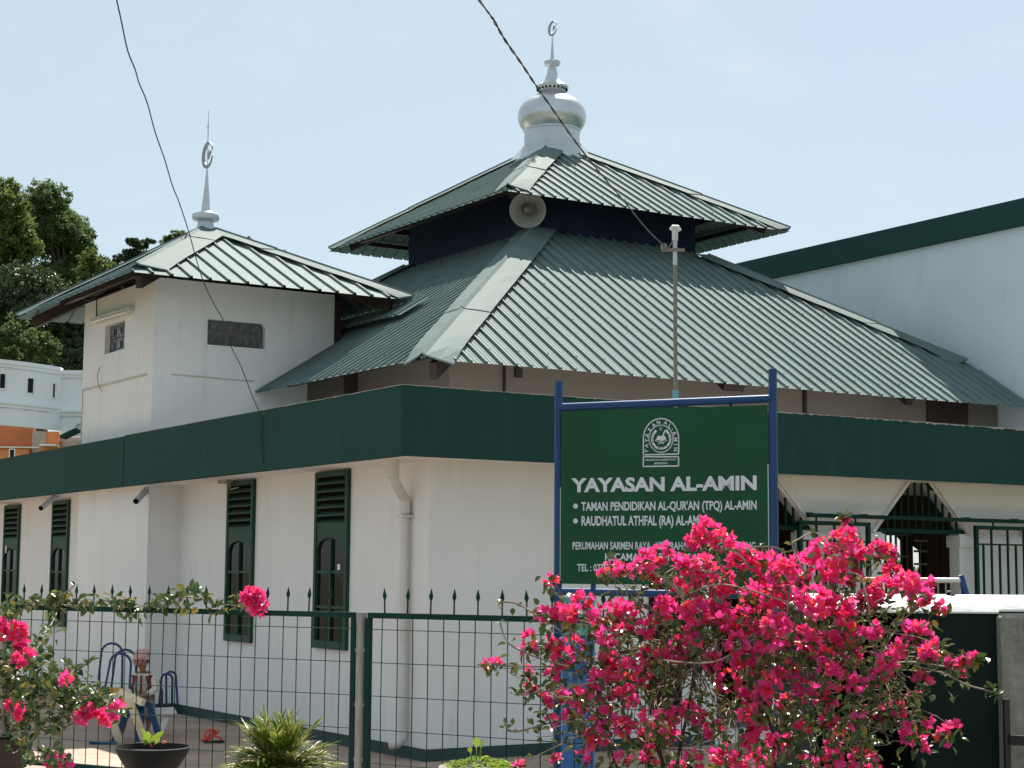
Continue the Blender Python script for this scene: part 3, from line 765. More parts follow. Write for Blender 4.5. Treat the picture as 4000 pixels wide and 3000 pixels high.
# ---- down pipe with its offset elbow, outlet spouts, junction box
dp = MB(); q = onx(1606, 1880); yp = q[0]
dp.tube(smooth_path([(-.31, yp-.19, ZB+.02), (-.31, yp-.19, 2.78), (-.22, yp-.12, 2.66), (-.09, yp-.02, 2.56), (-.065, yp, 2.50)], 5), .05, 12)
dp.tube([(-.31, yp-.19, ZB+.02), (-.31, yp-.19, 2.74)], .066, 12)
dp.tube([(-.065, yp, 2.52), (-.065, yp, .25)], .042, 12); dp.tube([(-.065, yp, 2.52), (-.065, yp, 2.40)], .056, 12)
dp.box((-.13, yp-.075, 2.36), (-.005, yp+.075, 2.385))
dp.tube(smooth_path([(-.065, yp, .27), (-.07, yp, .20), (-.10, yp+.02, .15), (-.17, yp+.07, .135)], 4), .05, 12)
pipe = dp.build('down_pipe', 'pvc_white', mosque)
one('pipe_mouth', 'dark_opening', pipe, 'tube', [(-.168, yp+.069, .135), (-.174, yp+.073, .135)], .044, 12)
for (ax, ay), (bx, by) in (((160, 1985), (226, 1931)), ((531, 1958), (595, 1890))):
    a = PX((bx, by), -.30); c = PX((ax, ay), -.72)
    m = MB(); m.tube([a+(a-c)*.3, c], .042, 12); sp_ = m.build('rain_spout', 'pvc_grey', mosque)
    d = (c-a).normalized(); m = MB(); m.tube([c-d*.002, c+d*.002], .036, 12); m.build('spout_mouth', 'dark_opening', sp_)
a = PX((854, 1858), -.12); c = PX((886, 1886), -.12)
m = MB(); m.box((-.13, c.y, c.z), (-.03, a.y, a.z+.12)); m.tube([(-.08, c.y+.03, c.z), (-.08, c.y-.02, c.z-.08), (-.06, c.y-.22, c.z-.06)], .008, 5); m.build('junction_box', 'taupe', mosque)
# tall window of the front wall beside the sign
q0 = xz(2533, 2300); q1 = xz(2655, 2300); m = MB(); m.box((q0[0], -.03, .35), (q1[0], -.004, 2.3)); m.build('side_door', 'door_wood', mosque)
# ================================================================ THINGS ON THE MOSQUE
# loudspeaker horn under the upper eaves
hd = (Vector((4.75, 5.9, 7))-CAM).dot(FX); hc = PD((2061, 820), hd); kr = hd/F
horn = thing('loudspeaker', hc, 'grey horn loudspeaker hanging under the upper roof corner', 'loudspeaker')
hx_ = (CAM-hc).normalized(); hx_ = (hx_ + HR*-.10 + Vector((0, 0, -.05))).normalized()
m = MB(); m.lathe([(70*kr, .0), (68*kr, -.004), (58*kr, -.05), (42*kr, -.12), (28*kr, -.20), (22*kr, -.26), (0, -.27)], hc, 32, axis=hx_)
m.lathe([(70*kr, .0), (72*kr, -.006), (60*kr, -.06), (44*kr, -.13), (30*kr, -.21), (27*kr, -.4), (0, -.41)], hc, 32, axis=hx_)
m.build('bell', 'horn_grey', horn)
m = MB(); m.lathe([(0, .0), (9*kr, -.01), (12*kr, -.05), (20*kr, -.2)], hc-hx_*.03+HR*-.02, 16, axis=hx_); m.build('driver', 'taupe', horn)
m = MB(); m.bar(hc-hx_*.3, (hc.x+.3, hc.y+.35, 7.5), .04); m.build('bracket', 'black_metal', horn)
# tube lamp on the tower's side wall
la, lb = PX((361, 1252), TX0-.05), PX((512, 1208), TX0-.05)
lamp = thing('tube_lamp', la, 'white tube lamp fitting above the small tower window', 'lamp')
m = MB(); m.bar(la, lb, .07, .05); m.build('housing', 'pvc_white', lamp)
m = MB(); m.tube([la+Vector((-.045, -.06, -.035)), lb+Vector((-.045, .06, -.035))], .015, 8); m.build('tube', 'white_paint', lamp)
m = MB(); m.tube(smooth_path([PX((376, 1242), TX0-.02), PX((377, 1170), TX0-.02), PX((372, 1162), TX0-.03), PX((350, 1173), TX0-.05), PX((330, 1172), TX0-.1)], 5), .008, 5); m.build('cord', 'wire_black', lamp)
m = MB(); m.tube(smooth_path([PX((394, 1428), TX0-.03), PX((383, 1455), TX0-.05), PX((381, 1480), TX0-.05), PX((388, 1510), TX0-.04), PX((398, 1528), TX0-.03)], 5), .006, 5)
tag(m.build('loose_cable', 'taupe'), 'thin cable end curling off the white tower wall', 'cable')
# mast: upright pipe with a white T cap on the fascia
mb_, mt = PY((2639, 1600), -.74), PY((2634, 902), -.74)
mast = thing('cable_mast', mb_, 'thin upright steel pipe with white cap rising before the green roof', 'pole')
m = MB(); m.tube([mb_, (mb_.x, mb_.y, mt.z)], .021, 10); m.build('pipe', 'galv_rust', mast)
m = MB(); z = mt.z; m.tube([(mb_.x, mb_.y, z-.36), (mb_.x, mb_.y, z+.02)], .0225, 10); m.build('upper_pipe', 'pvc_grey', mast)
m = MB(); m.tube([(mb_.x, mb_.y, z-.1), (mb_.x, mb_.y, z+.02)], .031, 12); m.tube([Vector((mb_.x, mb_.y, z+.03))-HR*.035+Vector((0, 0, -.02)), Vector((mb_.x, mb_.y, z+.035))-HR*.02, Vector((mb_.x, mb_.y, z+.035))+HR*.025, Vector((mb_.x, mb_.y, z+.03))+HR*.042+Vector((0, 0, -.03))], .03, 12); m.build('cap', 'pvc_white', mast)
m = MB(); m.tube([(mb_.x, mb_.y, mb_.z+.10), (mb_.x, mb_.y, mb_.z+.20)], .03, 10); m.build('coupling', 'cyan_paint', mast)
zc = PY((2620, 975), -.74).z
m = MB(); m.bar(Vector((mb_.x, mb_.y-.03, zc))-HR*.16, Vector((mb_.x, mb_.y-.03, zc))+HR*.08, .02, .03); m.lathe([(.03, -.03), (.035, 0), (.03, .03)], Vector((mb_.x, mb_.y-.04, zc+.03))-HR*.14, 10); m.tube(smooth_path([Vector((mb_.x, mb_.y-.02, z-.08))-HR*.02, Vector((mb_.x, mb_.y-.03, z-.2))-HR*.10, Vector((mb_.x, mb_.y-.03, zc+.05))-HR*.13], 5), .006, 5); m.build('insulator_arm', 'galv_rust', mast)
# overhead cables from the street poles
def pxline(pts, d0, d1, wob=0): 
    n = len(pts); return [PD(p, d0+(d1-d0)*i/(n-1)) for i, p in enumerate(pts)]
K = 4000/2212
w1 = [(252, 0), (262, 45), (276, 110), (292, 150), (300, 178), (318, 222), (335, 285), (356, 345), (372, 400), (388, 440), (409, 505), (424, 560), (441, 612), (464, 660), (481, 690), (500, 750), (521, 792), (545, 855), (567, 905)]
de = (PX((1023, 1638), -OV-.02)-CAM).dot(FX)
path = pxline([(x*K, y*K) for x, y in w1], 9.5, de)
d0 = path[0]-path[1]; path = [path[0]+d0*14] + path
m = MB(); m.tube(smooth_path(path, 4), .0048, 6); m.tube(smooth_path([path[-1], PX((1021, 1690), -OV-.015), PX((1024, 1760), -OV-.012), PX((1028, 1810), -OV-.012)], 3), .006, 5)
tag(m.build('overhead_cable', 'wire_black'), 'single thin black cable running past the tower down to the green fascia', 'cable')
w2 = [(1035, 0), (1064, 40), (1090, 85), (1126, 137), (1160, 188), (1200, 245), (1240, 302), (1283, 358), (1320, 402), (1362, 452), (1400, 498), (1432, 533)]
de2 = (Vector((mb_.x, mb_.y-.04, zc+.04))-CAM).dot(FX)
path = pxline([(x*K, y*K) for x, y in w2], 8.5, de2)
path[-1] = Vector((mb_.x, mb_.y-.04, zc+.04))-HR*.14
d0 = path[0]-path[1]; path = smooth_path([path[0]+d0*12] + path, 8)
tw = MB()
for ph in (0, pi):
    q = []; L = 0
    for i, p in enumerate(path):
        if i: L += (p-path[i-1]).length
        t = (path[min(i+1, len(path)-1)]-path[max(i-1, 0)]).normalized(); a = t.cross(Vector((0, 0, 1))).normalized(); b_ = t.cross(a)
        q.append(p + (a*cos(L*9+ph)+b_*sin(L*9+ph))*.0045)
    tw.tube(q, .0042, 5)
tag(tw.build('twisted_cable', 'wire_black'), 'twisted pair of black cables crossing in front of the dome to the mast', 'cable')
# ================================================================ NEIGHBOUR HALL (unseen open ground floor added so bright sky shows through the doorway)
hall = thing('neighbour_hall', (XE, .6, 0), 'large white hall with a dark green roof band rising behind the mosque roofs', 'building')
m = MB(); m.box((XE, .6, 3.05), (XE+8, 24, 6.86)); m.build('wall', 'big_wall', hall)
m = MB(); m.box((XE-.09, .5, 6.86), (XE+8.1, 24.1, 7.25)); m.build('roof_band', 'green_fascia', hall)
for y in (9.5, 16.5, 23.4):
    for x in (XE+.05, XE+7.6): one('column', 'white_wall', hall, 'box', (x, y, 0), (x+.35, y+.35, 3.05))  # made-up columns, holding the added opening below the hall
# ================================================================ HOUSE FAR LEFT
house = thing('balcony_house', AB(-17, 62, 0), 'white and orange house with a curved balcony behind the mosque', 'house')
DH = 62.0; kh = DH/F
def HP(px, py, db=0):
    return PD((px, py), DH+db)
zrow = lambda py: PD((150, py), DH).z
ar = lambda px: (px-2000)/F*DH
# bow-fronted plan: chord from px -330 to px 232, bulging toward the viewer; straight wing from 232 to 420
def bow(px0, px1, bulge, n=22):
    a0, a1 = ar(px0), ar(px1); out = []
    for i in range(n+1):
        t = i/n; a = a0+(a1-a0)*t; out.append((a, DH - bulge*(1-(2*t-1)**2)))
    return out
def band(mb, plan, z0, z1, out=0., mi=0, thick=.25):
    for i in range(len(plan)-1):
        (a, b_), (c, d) = plan[i], plan[i+1]
        mb.hexa([AB(a, b_-out, z0), AB(c, d-out, z0), AB(c, d+thick, z0), AB(a, b_+thick, z0), AB(a, b_-out, z1), AB(c, d-out, z1), AB(c, d+thick, z1), AB(a, b_+thick, z1)], mi)
planU = bow(-330, 228, 2.7); wing = [(ar(228), DH+.12), (ar(460), DH+.12)]
Z = {k_: zrow(k_) for k_ in (1430, 1445, 1458, 1480, 1548, 1590, 1598, 1612, 1625, 1680, 1700)}
holes = [(62, 78, 1484, 1539), (142, 157, 1490, 1546), (209, 214, 1498, 1553)]
m = MB()
for i in range(len(planU)-1):
    band(m, planU[i:i+2], Z[1590], Z[1458])
m.build('parapet_wall', 'house_white', house)
m = MB(); band(m, wing, Z[1700], Z[1458]-.1)
band(m, planU, Z[1680], Z[1612]-.02); m.build('balcony_wall', 'house_white', house)
for rows, dz in ((((.10, Z[1458], Z[1445]), (.17, Z[1445], Z[1430])), .1), (((.10, Z[1612], Z[1598]), (.2, Z[1598], Z[1590])), .08)):
    m = MB()
    for o_, z0, z1 in rows: band(m, planU, z0, z1, o_)
    m.build('cornice', 'house_white', house); m = MB()
    for o_, z0, z1 in rows: band(m, wing, z0-dz, z1-dz, o_)
    m.build('wing_cornice', 'house_white', house)
def onbow(px):
    a = ar(px); t = (a-planU[0][0])/(planU[-1][0]-planU[0][0]); return a, DH-2.7*(1-(2*t-1)**2)
for x0, x1, y0, y1 in holes:
    a0, b0 = onbow(x0); a1, b1 = onbow(x1); z0, z1 = zrow(y1), zrow(y0)
    fr = MB(); ww = .05
    for (p0, q0, p1, q1, zz0, zz1) in ((a0-ww, b0, a0, b0, z0-ww, z1+ww), (a1, b1, a1+ww, b1, z0-ww, z1+ww), (a0, b0, a1, b1, z1, z1+ww), (a0, b0, a1, b1, z0-ww, z0)):
        fr.hexa([AB(p0, q0-.05, zz0), AB(p1, q1-.05, zz0), AB(p1, q1, zz0), AB(p0, q0, zz0), AB(p0, q0-.05, zz1), AB(p1, q1-.05, zz1), AB(p1, q1, zz1), AB(p0, q0, zz1)])
    o = fr.build('window', 'white_paint', house)
    fr = MB(); fr.hexa([AB(a0, b0-.02, z0), AB(a1, b1-.02, z0), AB(a1, b1+.02, z0), AB(a0, b0+.02, z0), AB(a0, b0-.02, z1), AB(a1, b1-.02, z1), AB(a1, b1+.02, z1), AB(a0, b0+.02, z1)]); fr.build('pane', 'window_glass', o)
m = MB(); zb = 0
m.obox(AB(ar(-330), DH+.5, 0), HR*(ar(112)-ar(-330)), HF*.3, (0, 0, Z[1612])); m.build('lower_wall', 'orange_dark', house)
def hob(name, mat, px0, px1, d, z0, z1, t): return one(name, mat, house, 'obox', AB(ar(px0), DH+d, z0), HR*(ar(px1)-ar(px0)), HF*t, (0, 0, z1-z0))
hob('orange_wall', 'orange_wall', -330, 108, .1, 0, zrow(1745), .3); hob('orange_wall', 'orange_wall', 166, 215, .4, zrow(1736), Z[1680], .3); hob('orange_wall', 'orange_wall', 150, 222, .2, 0, zrow(1735), .3)
hob('stone_pillar', 'taupe', 112, 166, .35, 0, Z[1680], .3); hob('stone_pillar', 'taupe', 217, 420, .6, 0, Z[1700], .3)
hob('ledge', 'white_paint', 160, 223, -.3, zrow(1742), zrow(1742)+.06, .5); hob('ledge', 'white_paint', -330, 150, .0, zrow(1748), zrow(1748)+.03, .1)
m = MB(); m.obox(AB(ar(36), DH+.06, zrow(1800)), HR*(ar(52)-ar(36)), HF*.05, (0, 0, zrow(1756)-zrow(1800))); o = m.build('window', 'window_glass', house)
m = MB(); m.obox(AB(ar(32), DH+.07, zrow(1800)), HR*(ar(56)-ar(32)), HF*.03, (0, 0, zrow(1751)-zrow(1800))); m.build('frame', 'white_paint', o)
m = MB(); p0, p1 = HP(232, 1710, -.8), HP(330, 1664, -.8); m.obox(p0, p1-p0, HF*.9, (0, 0, .09)); m.build('porch_roof', 'green_fascia', house)
# ================================================================ SIGN BOARD
DL, DR = 11.6, 11.06
B0 = PD((2194, 2280), DL); TLp = PD((2194, 1608), DL); TRp = PD((2997, 1583), DR)
bu = (TRp-TLp); bu.z = 0; BWID = bu.length; bu.normalize(); bn = Vector((bu.y, -bu.x, 0))
if bn.dot(CAM-TLp) < 0: bn = -bn
ZBo, ZTo = B0.z, (TLp.z+TRp.z)/2
def buv(px, py): p = hitp((px, py), bn, bn.dot(TLp+bn*.012)); d = p-TLp; return d.dot(bu), p.z
sign = thing('sign_board', (TLp.x, TLp.y, 0), 'green school signboard with white lettering on two blue posts', 'sign')
BO = Vector((TLp.x, TLp.y, 0))
def BP(u, z, n=0): return BO + bu*u + Vector((0, 0, z)) + bn*n
m = MB(); m.obox(BP(0, ZBo, -.012), bu*BWID, bn*.024, (0, 0, ZTo-ZBo)); board = m.build('board', 'board_green', sign)
for u_, h_ in ((-.006, .62), (BWID, .75)): one('edge_strip', 'letter_white', board, 'obox', BP(u_, ZBo+.02, -.014), bu*.006, bn*.022, (0, 0, h_))
pr = .0275
ul = buv(2177, 1700)[0]; ur = buv(3017, 1700)[0]
zpl = buv(2177, 1489)[1]; zpr = buv(3017, 1441)[1]
for u_, zt_ in ((ul, zpl), (ur, zpr)):
    m = MB(); m.tube([BP(u_, .35, -.01), BP(u_, zt_, -.01)], pr, 14); m.build('post', 'blue_paint', sign)
tb0, tb1 = buv(2190, 1590)[1], buv(3000, 1557)[1]
m = MB(); m.tube([BP(ul, tb0, .0), BP(ur, tb1, .0)], .026, 14); m.build('top_bar', 'blue_paint', sign)
mz = buv(2300, 2312)[1]
m = MB(); m.tube([BP(ul, mz, -.01), BP(ur, mz-.01, -.01)], .024, 14); m.tube([BP(buv(2312, 2300)[0], mz, -.01), BP(buv(2312, 2300)[0], ZBo+.02, -.02)], .018, 8); m.tube([BP(buv(2850, 1600)[0], ZTo-.02, -.02), BP(buv(2850, 1600)[0], tb1, -.02)], .012, 8); m.build('lower_bar', 'blue_paint', sign)
def text_geo(s, off=0., spacing=1.0):
    cu = bpy.data.curves.new('t', 'FONT'); cu.body = s; cu.offset = off; cu.resolution_u = 3; cu.space_character = spacing
    o = bpy.data.objects.new('t', cu); COL.objects.link(o); dg = bpy.context.evaluated_depsgraph_get(); dg.update()
    me = bpy.data.meshes.new_from_object(o.evaluated_get(dg))
    vs_ = [Vector((v.co.x, v.co.y)) for v in me.vertices]; fs = [tuple(p.vertices) for p in me.polygons]
    bpy.data.objects.remove(o); bpy.data.curves.remove(cu); bpy.data.meshes.remove(me)
    return vs_, fs
def put_text(mb, s, p0, p1, off=.0, n=.0145, spacing=1.0):
    # lettering stretched to run from p0 (lower left pixel) to p1 (upper right pixel)
    vs_, fs = text_geo(s, off, spacing)
    x0 = min(v.x for v in vs_); x1 = max(v.x for v in vs_); y0, y1 = 0, .70+off
    y0 = -off*.5
    (u0, z0), (u1, z1) = buv(*p0), buv(*p1)
    base1 = z0
    mb.add([BP(u0+(v.x-x0)/(x1-x0)*(u1-u0), z0+(v.y-y0)/(y1-y0)*(z1-z0), n) for v in vs_], fs)
for tx, p0, p1, of in (('YAYASAN AL-AMIN', (2231.5, 1922), (2956, 1856), .040), ("TAMAN PENDIDIKAN AL-QUR'AN (TPQ) AL-AMIN", (2271, 1995), (2956, 1954), .030), ('RAUDHATUL ATHFAL (RA) AL-AMIN', (2272, 2053), (2762, 2012), .030), ('PERUMAHAN SARMEN RAYA,  KELURAHAN TANJUNG BUNTUNG', (2237, 2146), (2952, 2116), .022), ('KECAMATAN BENGKONG', (2364, 2189), (2760, 2161), .022), ('TEL : 0778 -', (2254.8, 2231), (2388, 2203), .022), ('99', (2448, 2231), (2478, 2203), .022)):
    m = MB(); put_text(m, tx, p0, p1, of); m.build('lettering', 'letter_white', board, recalc=False)
for c in ((2248.6, 1977), (2248.6, 2035)):
    u_, z_ = buv(*c); r_ = .017; m = MB(); m.add([BP(u_, z_, .0145)] + [BP(u_+r_*cos(2*pi*i/16), z_+r_*sin(2*pi*i/16), .0145) for i in range(16)], [(0, 1+i, 1+(i+1) % 16) for i in range(16)]); m.build('bullet_point', 'letter_white', board, recalc=False)
# emblem: arched border, ring, book on a stand, wreath, crescent, name panel
m = MB(); EC = lambda x, y: buv(2450+x*.15069, 1600+y*.15069)
def strip(pts, w, closed=False, n=.0145):
    P = [Vector(EC(*p)) for p in pts]; k = len(P)
    for i in range(k if closed else k-1):
        a, b_ = P[i], P[(i+1) % k]; d = (b_-a); 
        if d.length < 1e-6: continue
        d.normalize(); q = Vector((-d.y, d.x))*w/2; e = d*w*.4
        m.add([BP(*(a-e+q), n), BP(*(b_+e+q), n), BP(*(b_+e-q), n), BP(*(a-e-q), n)], [(0, 1, 2, 3)])
arch = [(422, 1172), (422, 760)] + [(880-458*cos(pi*i/20), 760-528*sin(pi*i/20)) for i in range(1, 20)] + [(1336, 760), (1336, 1150)]
PXM = .15069*DL/F
strip(arch, 32*PXM, True); strip([(420, 1222), (1334, 1222), (1334, 1460), (420, 1476)], 32*PXM, True)
strip([(880+312*cos(2*pi*i/36), 756+352*sin(2*pi*i/36)) for i in range(36)], 24*PXM, True)
strip([(740, 560), (680, 640), (650, 740), (655, 840), (710, 930)], 62*PXM); strip([(1020, 545), (1090, 640), (1120, 740), (1115, 840), (1060, 920)], 62*PXM)
strip([(745, 975), (820, 1000), (880, 1008), (950, 998), (1015, 970)], 60*PXM)
strip([(735, 800), (945, 885)], 18*PXM); strip([(1030, 800), (815, 890)], 18*PXM); strip([(985, 540), (930, 670)], 34*PXM)
strip([(885, 455), (850, 470), (840, 495), (855, 525), (880, 535)], 14*PXM); strip([(890, 495), (905, 480)], 16*PXM)
for poly in ([(735, 790), (800, 675), (885, 685), (885, 830), (800, 785)], [(885, 685), (960, 665), (1025, 770), (960, 785), (885, 830)]):
    Q = [BP(*EC(*p), .0145) for p in poly]; m.add(Q, [tuple(range(len(Q)))])
for ch, x, y, rot in (('Y', 500, 1075, 76), ('A', 503, 935, 82), ('Y', 503, 800, 84), ('A', 518, 668, 72), ('S', 582, 522, 52), ('A', 690, 402, 34), ('N', 812, 332, 10), ('A', 1000, 345, -16), ('L', 1110, 420, -36), ('-', 1185, 498, -46), ('A', 1236, 612, -66), ('M', 1256, 772, -88), ('I', 1256, 905, -90), ('N', 1256, 1030, -90)):
    vs_, fs = text_geo(ch, .03); x0 = (min(v.x for v in vs_)+max(v.x for v in vs_))/2; c, s_ = cos(radians(rot)), sin(radians(rot)); h = 92*PXM/.7
    u_, z_ = EC(x, y)
    m.add([BP(u_+((v.x-x0)*c-(v.y-.35)*s_)*h, z_+((v.x-x0)*s_+(v.y-.35)*c)*h, .0145) for v in vs_], fs)
put_text(m, 'PERUMAHAN SARMEN RAYA', (2450+470*.15069, 1600+1330*.15069), (2450+1280*.15069, 1600+1270*.15069), .02)
put_text(m, 'BENGKONG', (2450+710*.15069, 1600+1420*.15069), (2450+1040*.15069, 1600+1360*.15069), .02)
m.build('emblem', 'letter_white', board, recalc=False)
# painted panel standing under the sign
pa = hitp((2196, 2500), bn, bn.dot(TLp-bn*.30)); pb = hitp((2318, 2500), bn, bn.dot(TLp-bn*.30))
panel = thing('painted_panel', (pa.x, pa.y, 0), 'bright blue painted panel with cyan top standing below the signboard', 'panel')
du = (pb-pa); du.z = 0
zc_ = lambda y: hitp((2250, y), bn, bn.dot(TLp-bn*.30)).z
m = MB(); m.obox(Vector((pa.x, pa.y, .05)), du, bn*-.03, (0, 0, zc_(2490)-.05)); m.build('lower_board', 'light_blue_paint', panel)
m = MB(); m.obox(Vector((pa.x, pa.y, zc_(2490))), du, bn*-.03, (0, 0, zc_(2333)-zc_(2490))); ub_ = m.build('upper_board', 'cyan_paint', panel)
m = MB(); du1 = du.normalized()
pts = [(0, 0)] + [(.09*cos(t*pi/2/8), .13*sin(t*pi/2/8)) for t in range(9)]
m.prism(pts, [], Vector((pa.x, pa.y, zc_(2470)))+bn*.004, du1, (0, 0, 1), bn*.004); m.build('painted_shape', 'brown_paint', ub_)
# ================================================================ FENCE
FA = PD((270, 2985), 12.5); FB = PD((2100, 2400), 10.6)
fd = Vector((FB.x-FA.x, FB.y-FA.y, 0)); fd.normalize(); fn = Vector((fd.y, -fd.x, 0))
if fn.dot(CAM-FA) < 0: fn = -fn
FO = Vector((FA.x, FA.y, 0))
def fpt(px, py): p = hitp((px, py), fn, fn.dot(FO)); return (p-FO).dot(fd), p.z
zt_ = sum(fpt(*q)[1] for q in ((68, 2377), (985, 2390), (2190, 2418)))/3
zb2 = fpt(270, 2990)[1]
def FP(t, z, n=0): return FO + fd*t + Vector((0, 0, z)) + fn*n
tl0, tl1 = fpt(36, 2500)[0], fpt(1384, 2500)[0]; tr0, tr1 = fpt(1440, 2500)[0], fpt(3060, 2500)[0]
wsp = fpt(1313.6, 2700)[0]-fpt(1257, 2700)[0]
hsp = (fpt(1100, 2576)[1]-fpt(1100, 2702)[1])
def fence_panel(t0, t1, label, sp0):
    o = thing('mesh_fence_panel', FP((t0+t1)/2, zb2), label, 'fence', 'green wire mesh fence panels')
    m = MB(); s_ = .036
    m.bar(FP(t0, zt_), FP(t1, zt_), s_, s_); m.bar(FP(t0, zb2), FP(t1, zb2), s_, s_)
    m.bar(FP(t0, zb2+s_/2), FP(t0, zt_-s_/2), s_, s_, fd); m.bar(FP(t1, zb2+s_/2), FP(t1, zt_-s_/2), s_, s_, fd); m.build('frame', 'fence_green', o)
    m = MB(); t = t0+wsp*.9
    while t < t1-wsp*.3: m.tube([FP(t, zb2), FP(t+ru(-.005, .005), zb2+ru(.3, .9), .002), FP(t, zt_)], .0036, 5, caps=False); t += wsp
    z = zt_-hsp*.42
    while z > zb2: m.tube([FP(t0, z, .006), FP((t0+t1)/2, z-.004+ru(-.004, .004), .006), FP(t1, z, .006)], .0030, 5, caps=False); z -= hsp
    m.build('wire_mesh', 'fence_green', o)
    t = t0 + sp0; ssp = wsp*1.5
    while t < t1-.03:
        z = zt_+s_/2; j = ru(-.006, .006)
        m = MB(); m.tube([FP(t, z-.01), FP(t+j*.5, z+.085)], .0055, 6)
        r_ = .017; c0 = FP(t+j*.5, z+.08); 
        q = [c0+fd*.005, c0+fn*.005, c0-fd*.005, c0-fn*.005]; md = c0+Vector((0, 0, .028)); q2 = [md+fd*r_, md+fn*.006, md-fd*r_, md-fn*.006]; tp = c0+fd*j+Vector((0, 0, .085))
        m.add(q+q2+[tp], [(0, 1, 5, 4), (1, 2, 6, 5), (2, 3, 7, 6), (3, 0, 4, 7), (4, 5, 8), (5, 6, 8), (6, 7, 8), (7, 4, 8)]); m.build('spike', 'fence_green', o)
        t += ssp
    return o
fence_panel(tl0, tl1, 'green mesh fence panel with spikes and a leafy shoot lying along its top', fpt(95, 2320)[0]-tl0)
fence_panel(tr0, tr1, 'green mesh fence panel with spikes running behind the big bougainvillea', fpt(1504, 2340)[0]-tr0)
def fpost(px, wpx, label):
    t = fpt(px, 2500)[0]; r_ = wpx/2*(PD((px, 2500), 11.4)-CAM).dot(FX)/F*1.0
    o = thing('fence_post', FP(t, 0), label, 'post')
    m = MB(); m.tube([FP(t, .0, .0), FP(t, zt_+.012, .0)], r_, 16); m.build('pipe', 'galv_post', o)
    m = MB(); m.lathe([(r_*1.06, zt_-.05), (r_*1.06, zt_+.012), (r_*.9, zt_+.02), (0, zt_+.02)], FP(t, 0), 16); m.build('cap', 'galv_post', o)
    for s_ in (-1, 1):
        for zz in (.2, .55, .9): one('bracket', 'galv_post', o, 'bar', FP(t+s_*r_*.8, zb2+zz, .0), FP(t+s_*(r_+.02), zb2+zz, .0), .03, .02)
fpost(1411, 40, 'bare grey metal fence post between the two mesh panels')
fpost(10, 36, 'weathered fence post hidden behind the potted bougainvillea')
m = MB(); m.obox(FP(-1.6, 0, -.12), fd*7.5, fn*.24, (0, 0, .33)); tag(m.build('fence_base_wall', 'concrete'), 'low concrete kerb wall under the green mesh fence', 'wall')
m = MB(); m.obox(FP(-2.2, 0, .12), fd*6.2, fn*5.2, (0, 0, .30)); kind(m.build('planting_terrace', 'concrete'), 'structure')
# ================================================================ GATE CORNER ON THE RIGHT
A = lambda px, d: (px-2000)/F*d
bin_ = thing('concrete_bin', AB(A(3180, 8), 8, 0), 'dark green walled bin with white slab top behind the bougainvillea', 'wall')
m = MB(); b0, b1 = 8.0, 9.0
m.hexa([AB(A(3562, 8), b0, 0), AB(A(3891, 8), b0, 0), AB(A(3891, 8), b1, 0), AB(A(3562, 8), b1, 0), AB(A(3562, 8), b0, 1.65), AB(A(3891, 8), b0, 1.65), AB(A(3891, 8), b1, 1.65), AB(A(3562, 8), b1, 1.65)])
m.hexa([AB(A(3172, 8), b0, 0), AB(A(3190, 8), b0, 0), AB(A(3190, 8), b1, 0), AB(A(3172, 8), b1, 0), AB(A(3172, 8), b0, 1.65), AB(A(3190, 8), b0, 1.65), AB(A(3190, 8), b1, 1.65), AB(A(3172, 8), b1, 1.65)])
m.obox(AB(A(3190, 8), b1-.1, 0), HR*(A(3562, 8)-A(3190, 8)), HF*.1, (0, 0, 1.65))
m.build('wall', 'dark_green_paint', bin_)
m = MB()
def slab(mb, a0, a1, d0, d1, z0, z1, zt0, zt1, ch=.03):
    mb.hexa([AB(a0, d0, z0), AB(a1, d0, z0), AB(a1, d1, z0), AB(a0, d1, z0), AB(a0, d0, zt0-ch), AB(a1, d0, zt0-ch), AB(a1, d1, zt1-ch), AB(a0, d1, zt1-ch)])
    mb.hexa([AB(a0, d0, zt0-ch), AB(a1, d0, zt0-ch), AB(a1, d1, zt1-ch), AB(a0, d1, zt1-ch), AB(a0+ch, d0+ch, zt0), AB(a1-ch*.3, d0+ch, zt0), AB(a1-ch*.3, d1-ch, zt1), AB(a0+ch, d1-ch, zt1)])
slab(m, A(3172, 8)-.01, A(3889, 8), b0-.012, b1, 1.652, 1.652, 1.682, 1.728, .022)
m.build('slab_top', 'cap_white', bin_)
pil = thing('gate_pillar', AB(A(3903, 7.95), 7.95, 0), 'rough grey concrete gate pillar with sunlit white top beside the black gate', 'pillar')
m = MB(); a0 = A(3894, 7.95); slab(m, a0, a0+.75, 7.93, 8.9, 0, 0, 1.655, 1.66, .02); m.build('shaft', 'rough_concrete', pil)
m = MB(); slab(m, a0+.012, a0+.76, 7.955, 8.9, 1.662, 1.662, 1.70, 1.728, .028); m.build('cap', 'cap_white', pil)
gate = thing('iron_gate', AB(A(3910, 7.6), 7.6, 0), 'black iron gate edge before the concrete pillar', 'gate')
gz = lambda py: PD((3950, py), 7.6).z
m = MB(); a0 = A(3915, 7.6); m.obox(AB(a0-.011, 7.6, .1), HR*.024, HF*.03, (0, 0, gz(2725)-.1)); m.build('upright', 'black_metal', gate); one('upright', 'black_metal', gate, 'obox', AB(a0+1.2, 7.0, .1), HR*.03, HF*.03, (0, 0, 1.2))
m = MB(); p0 = AB(a0+.013, 7.6, gz(2880)); p1 = AB(a0+1.2, 7.0, gz(2880)-.01); m.bar(p0, p1, .03, .042); m.build('rail', 'black_metal', gate); one('rail', 'black_metal', gate, 'bar', p0-Vector((0, 0, .6)), p1-Vector((0, 0, .6)), .03, .042)
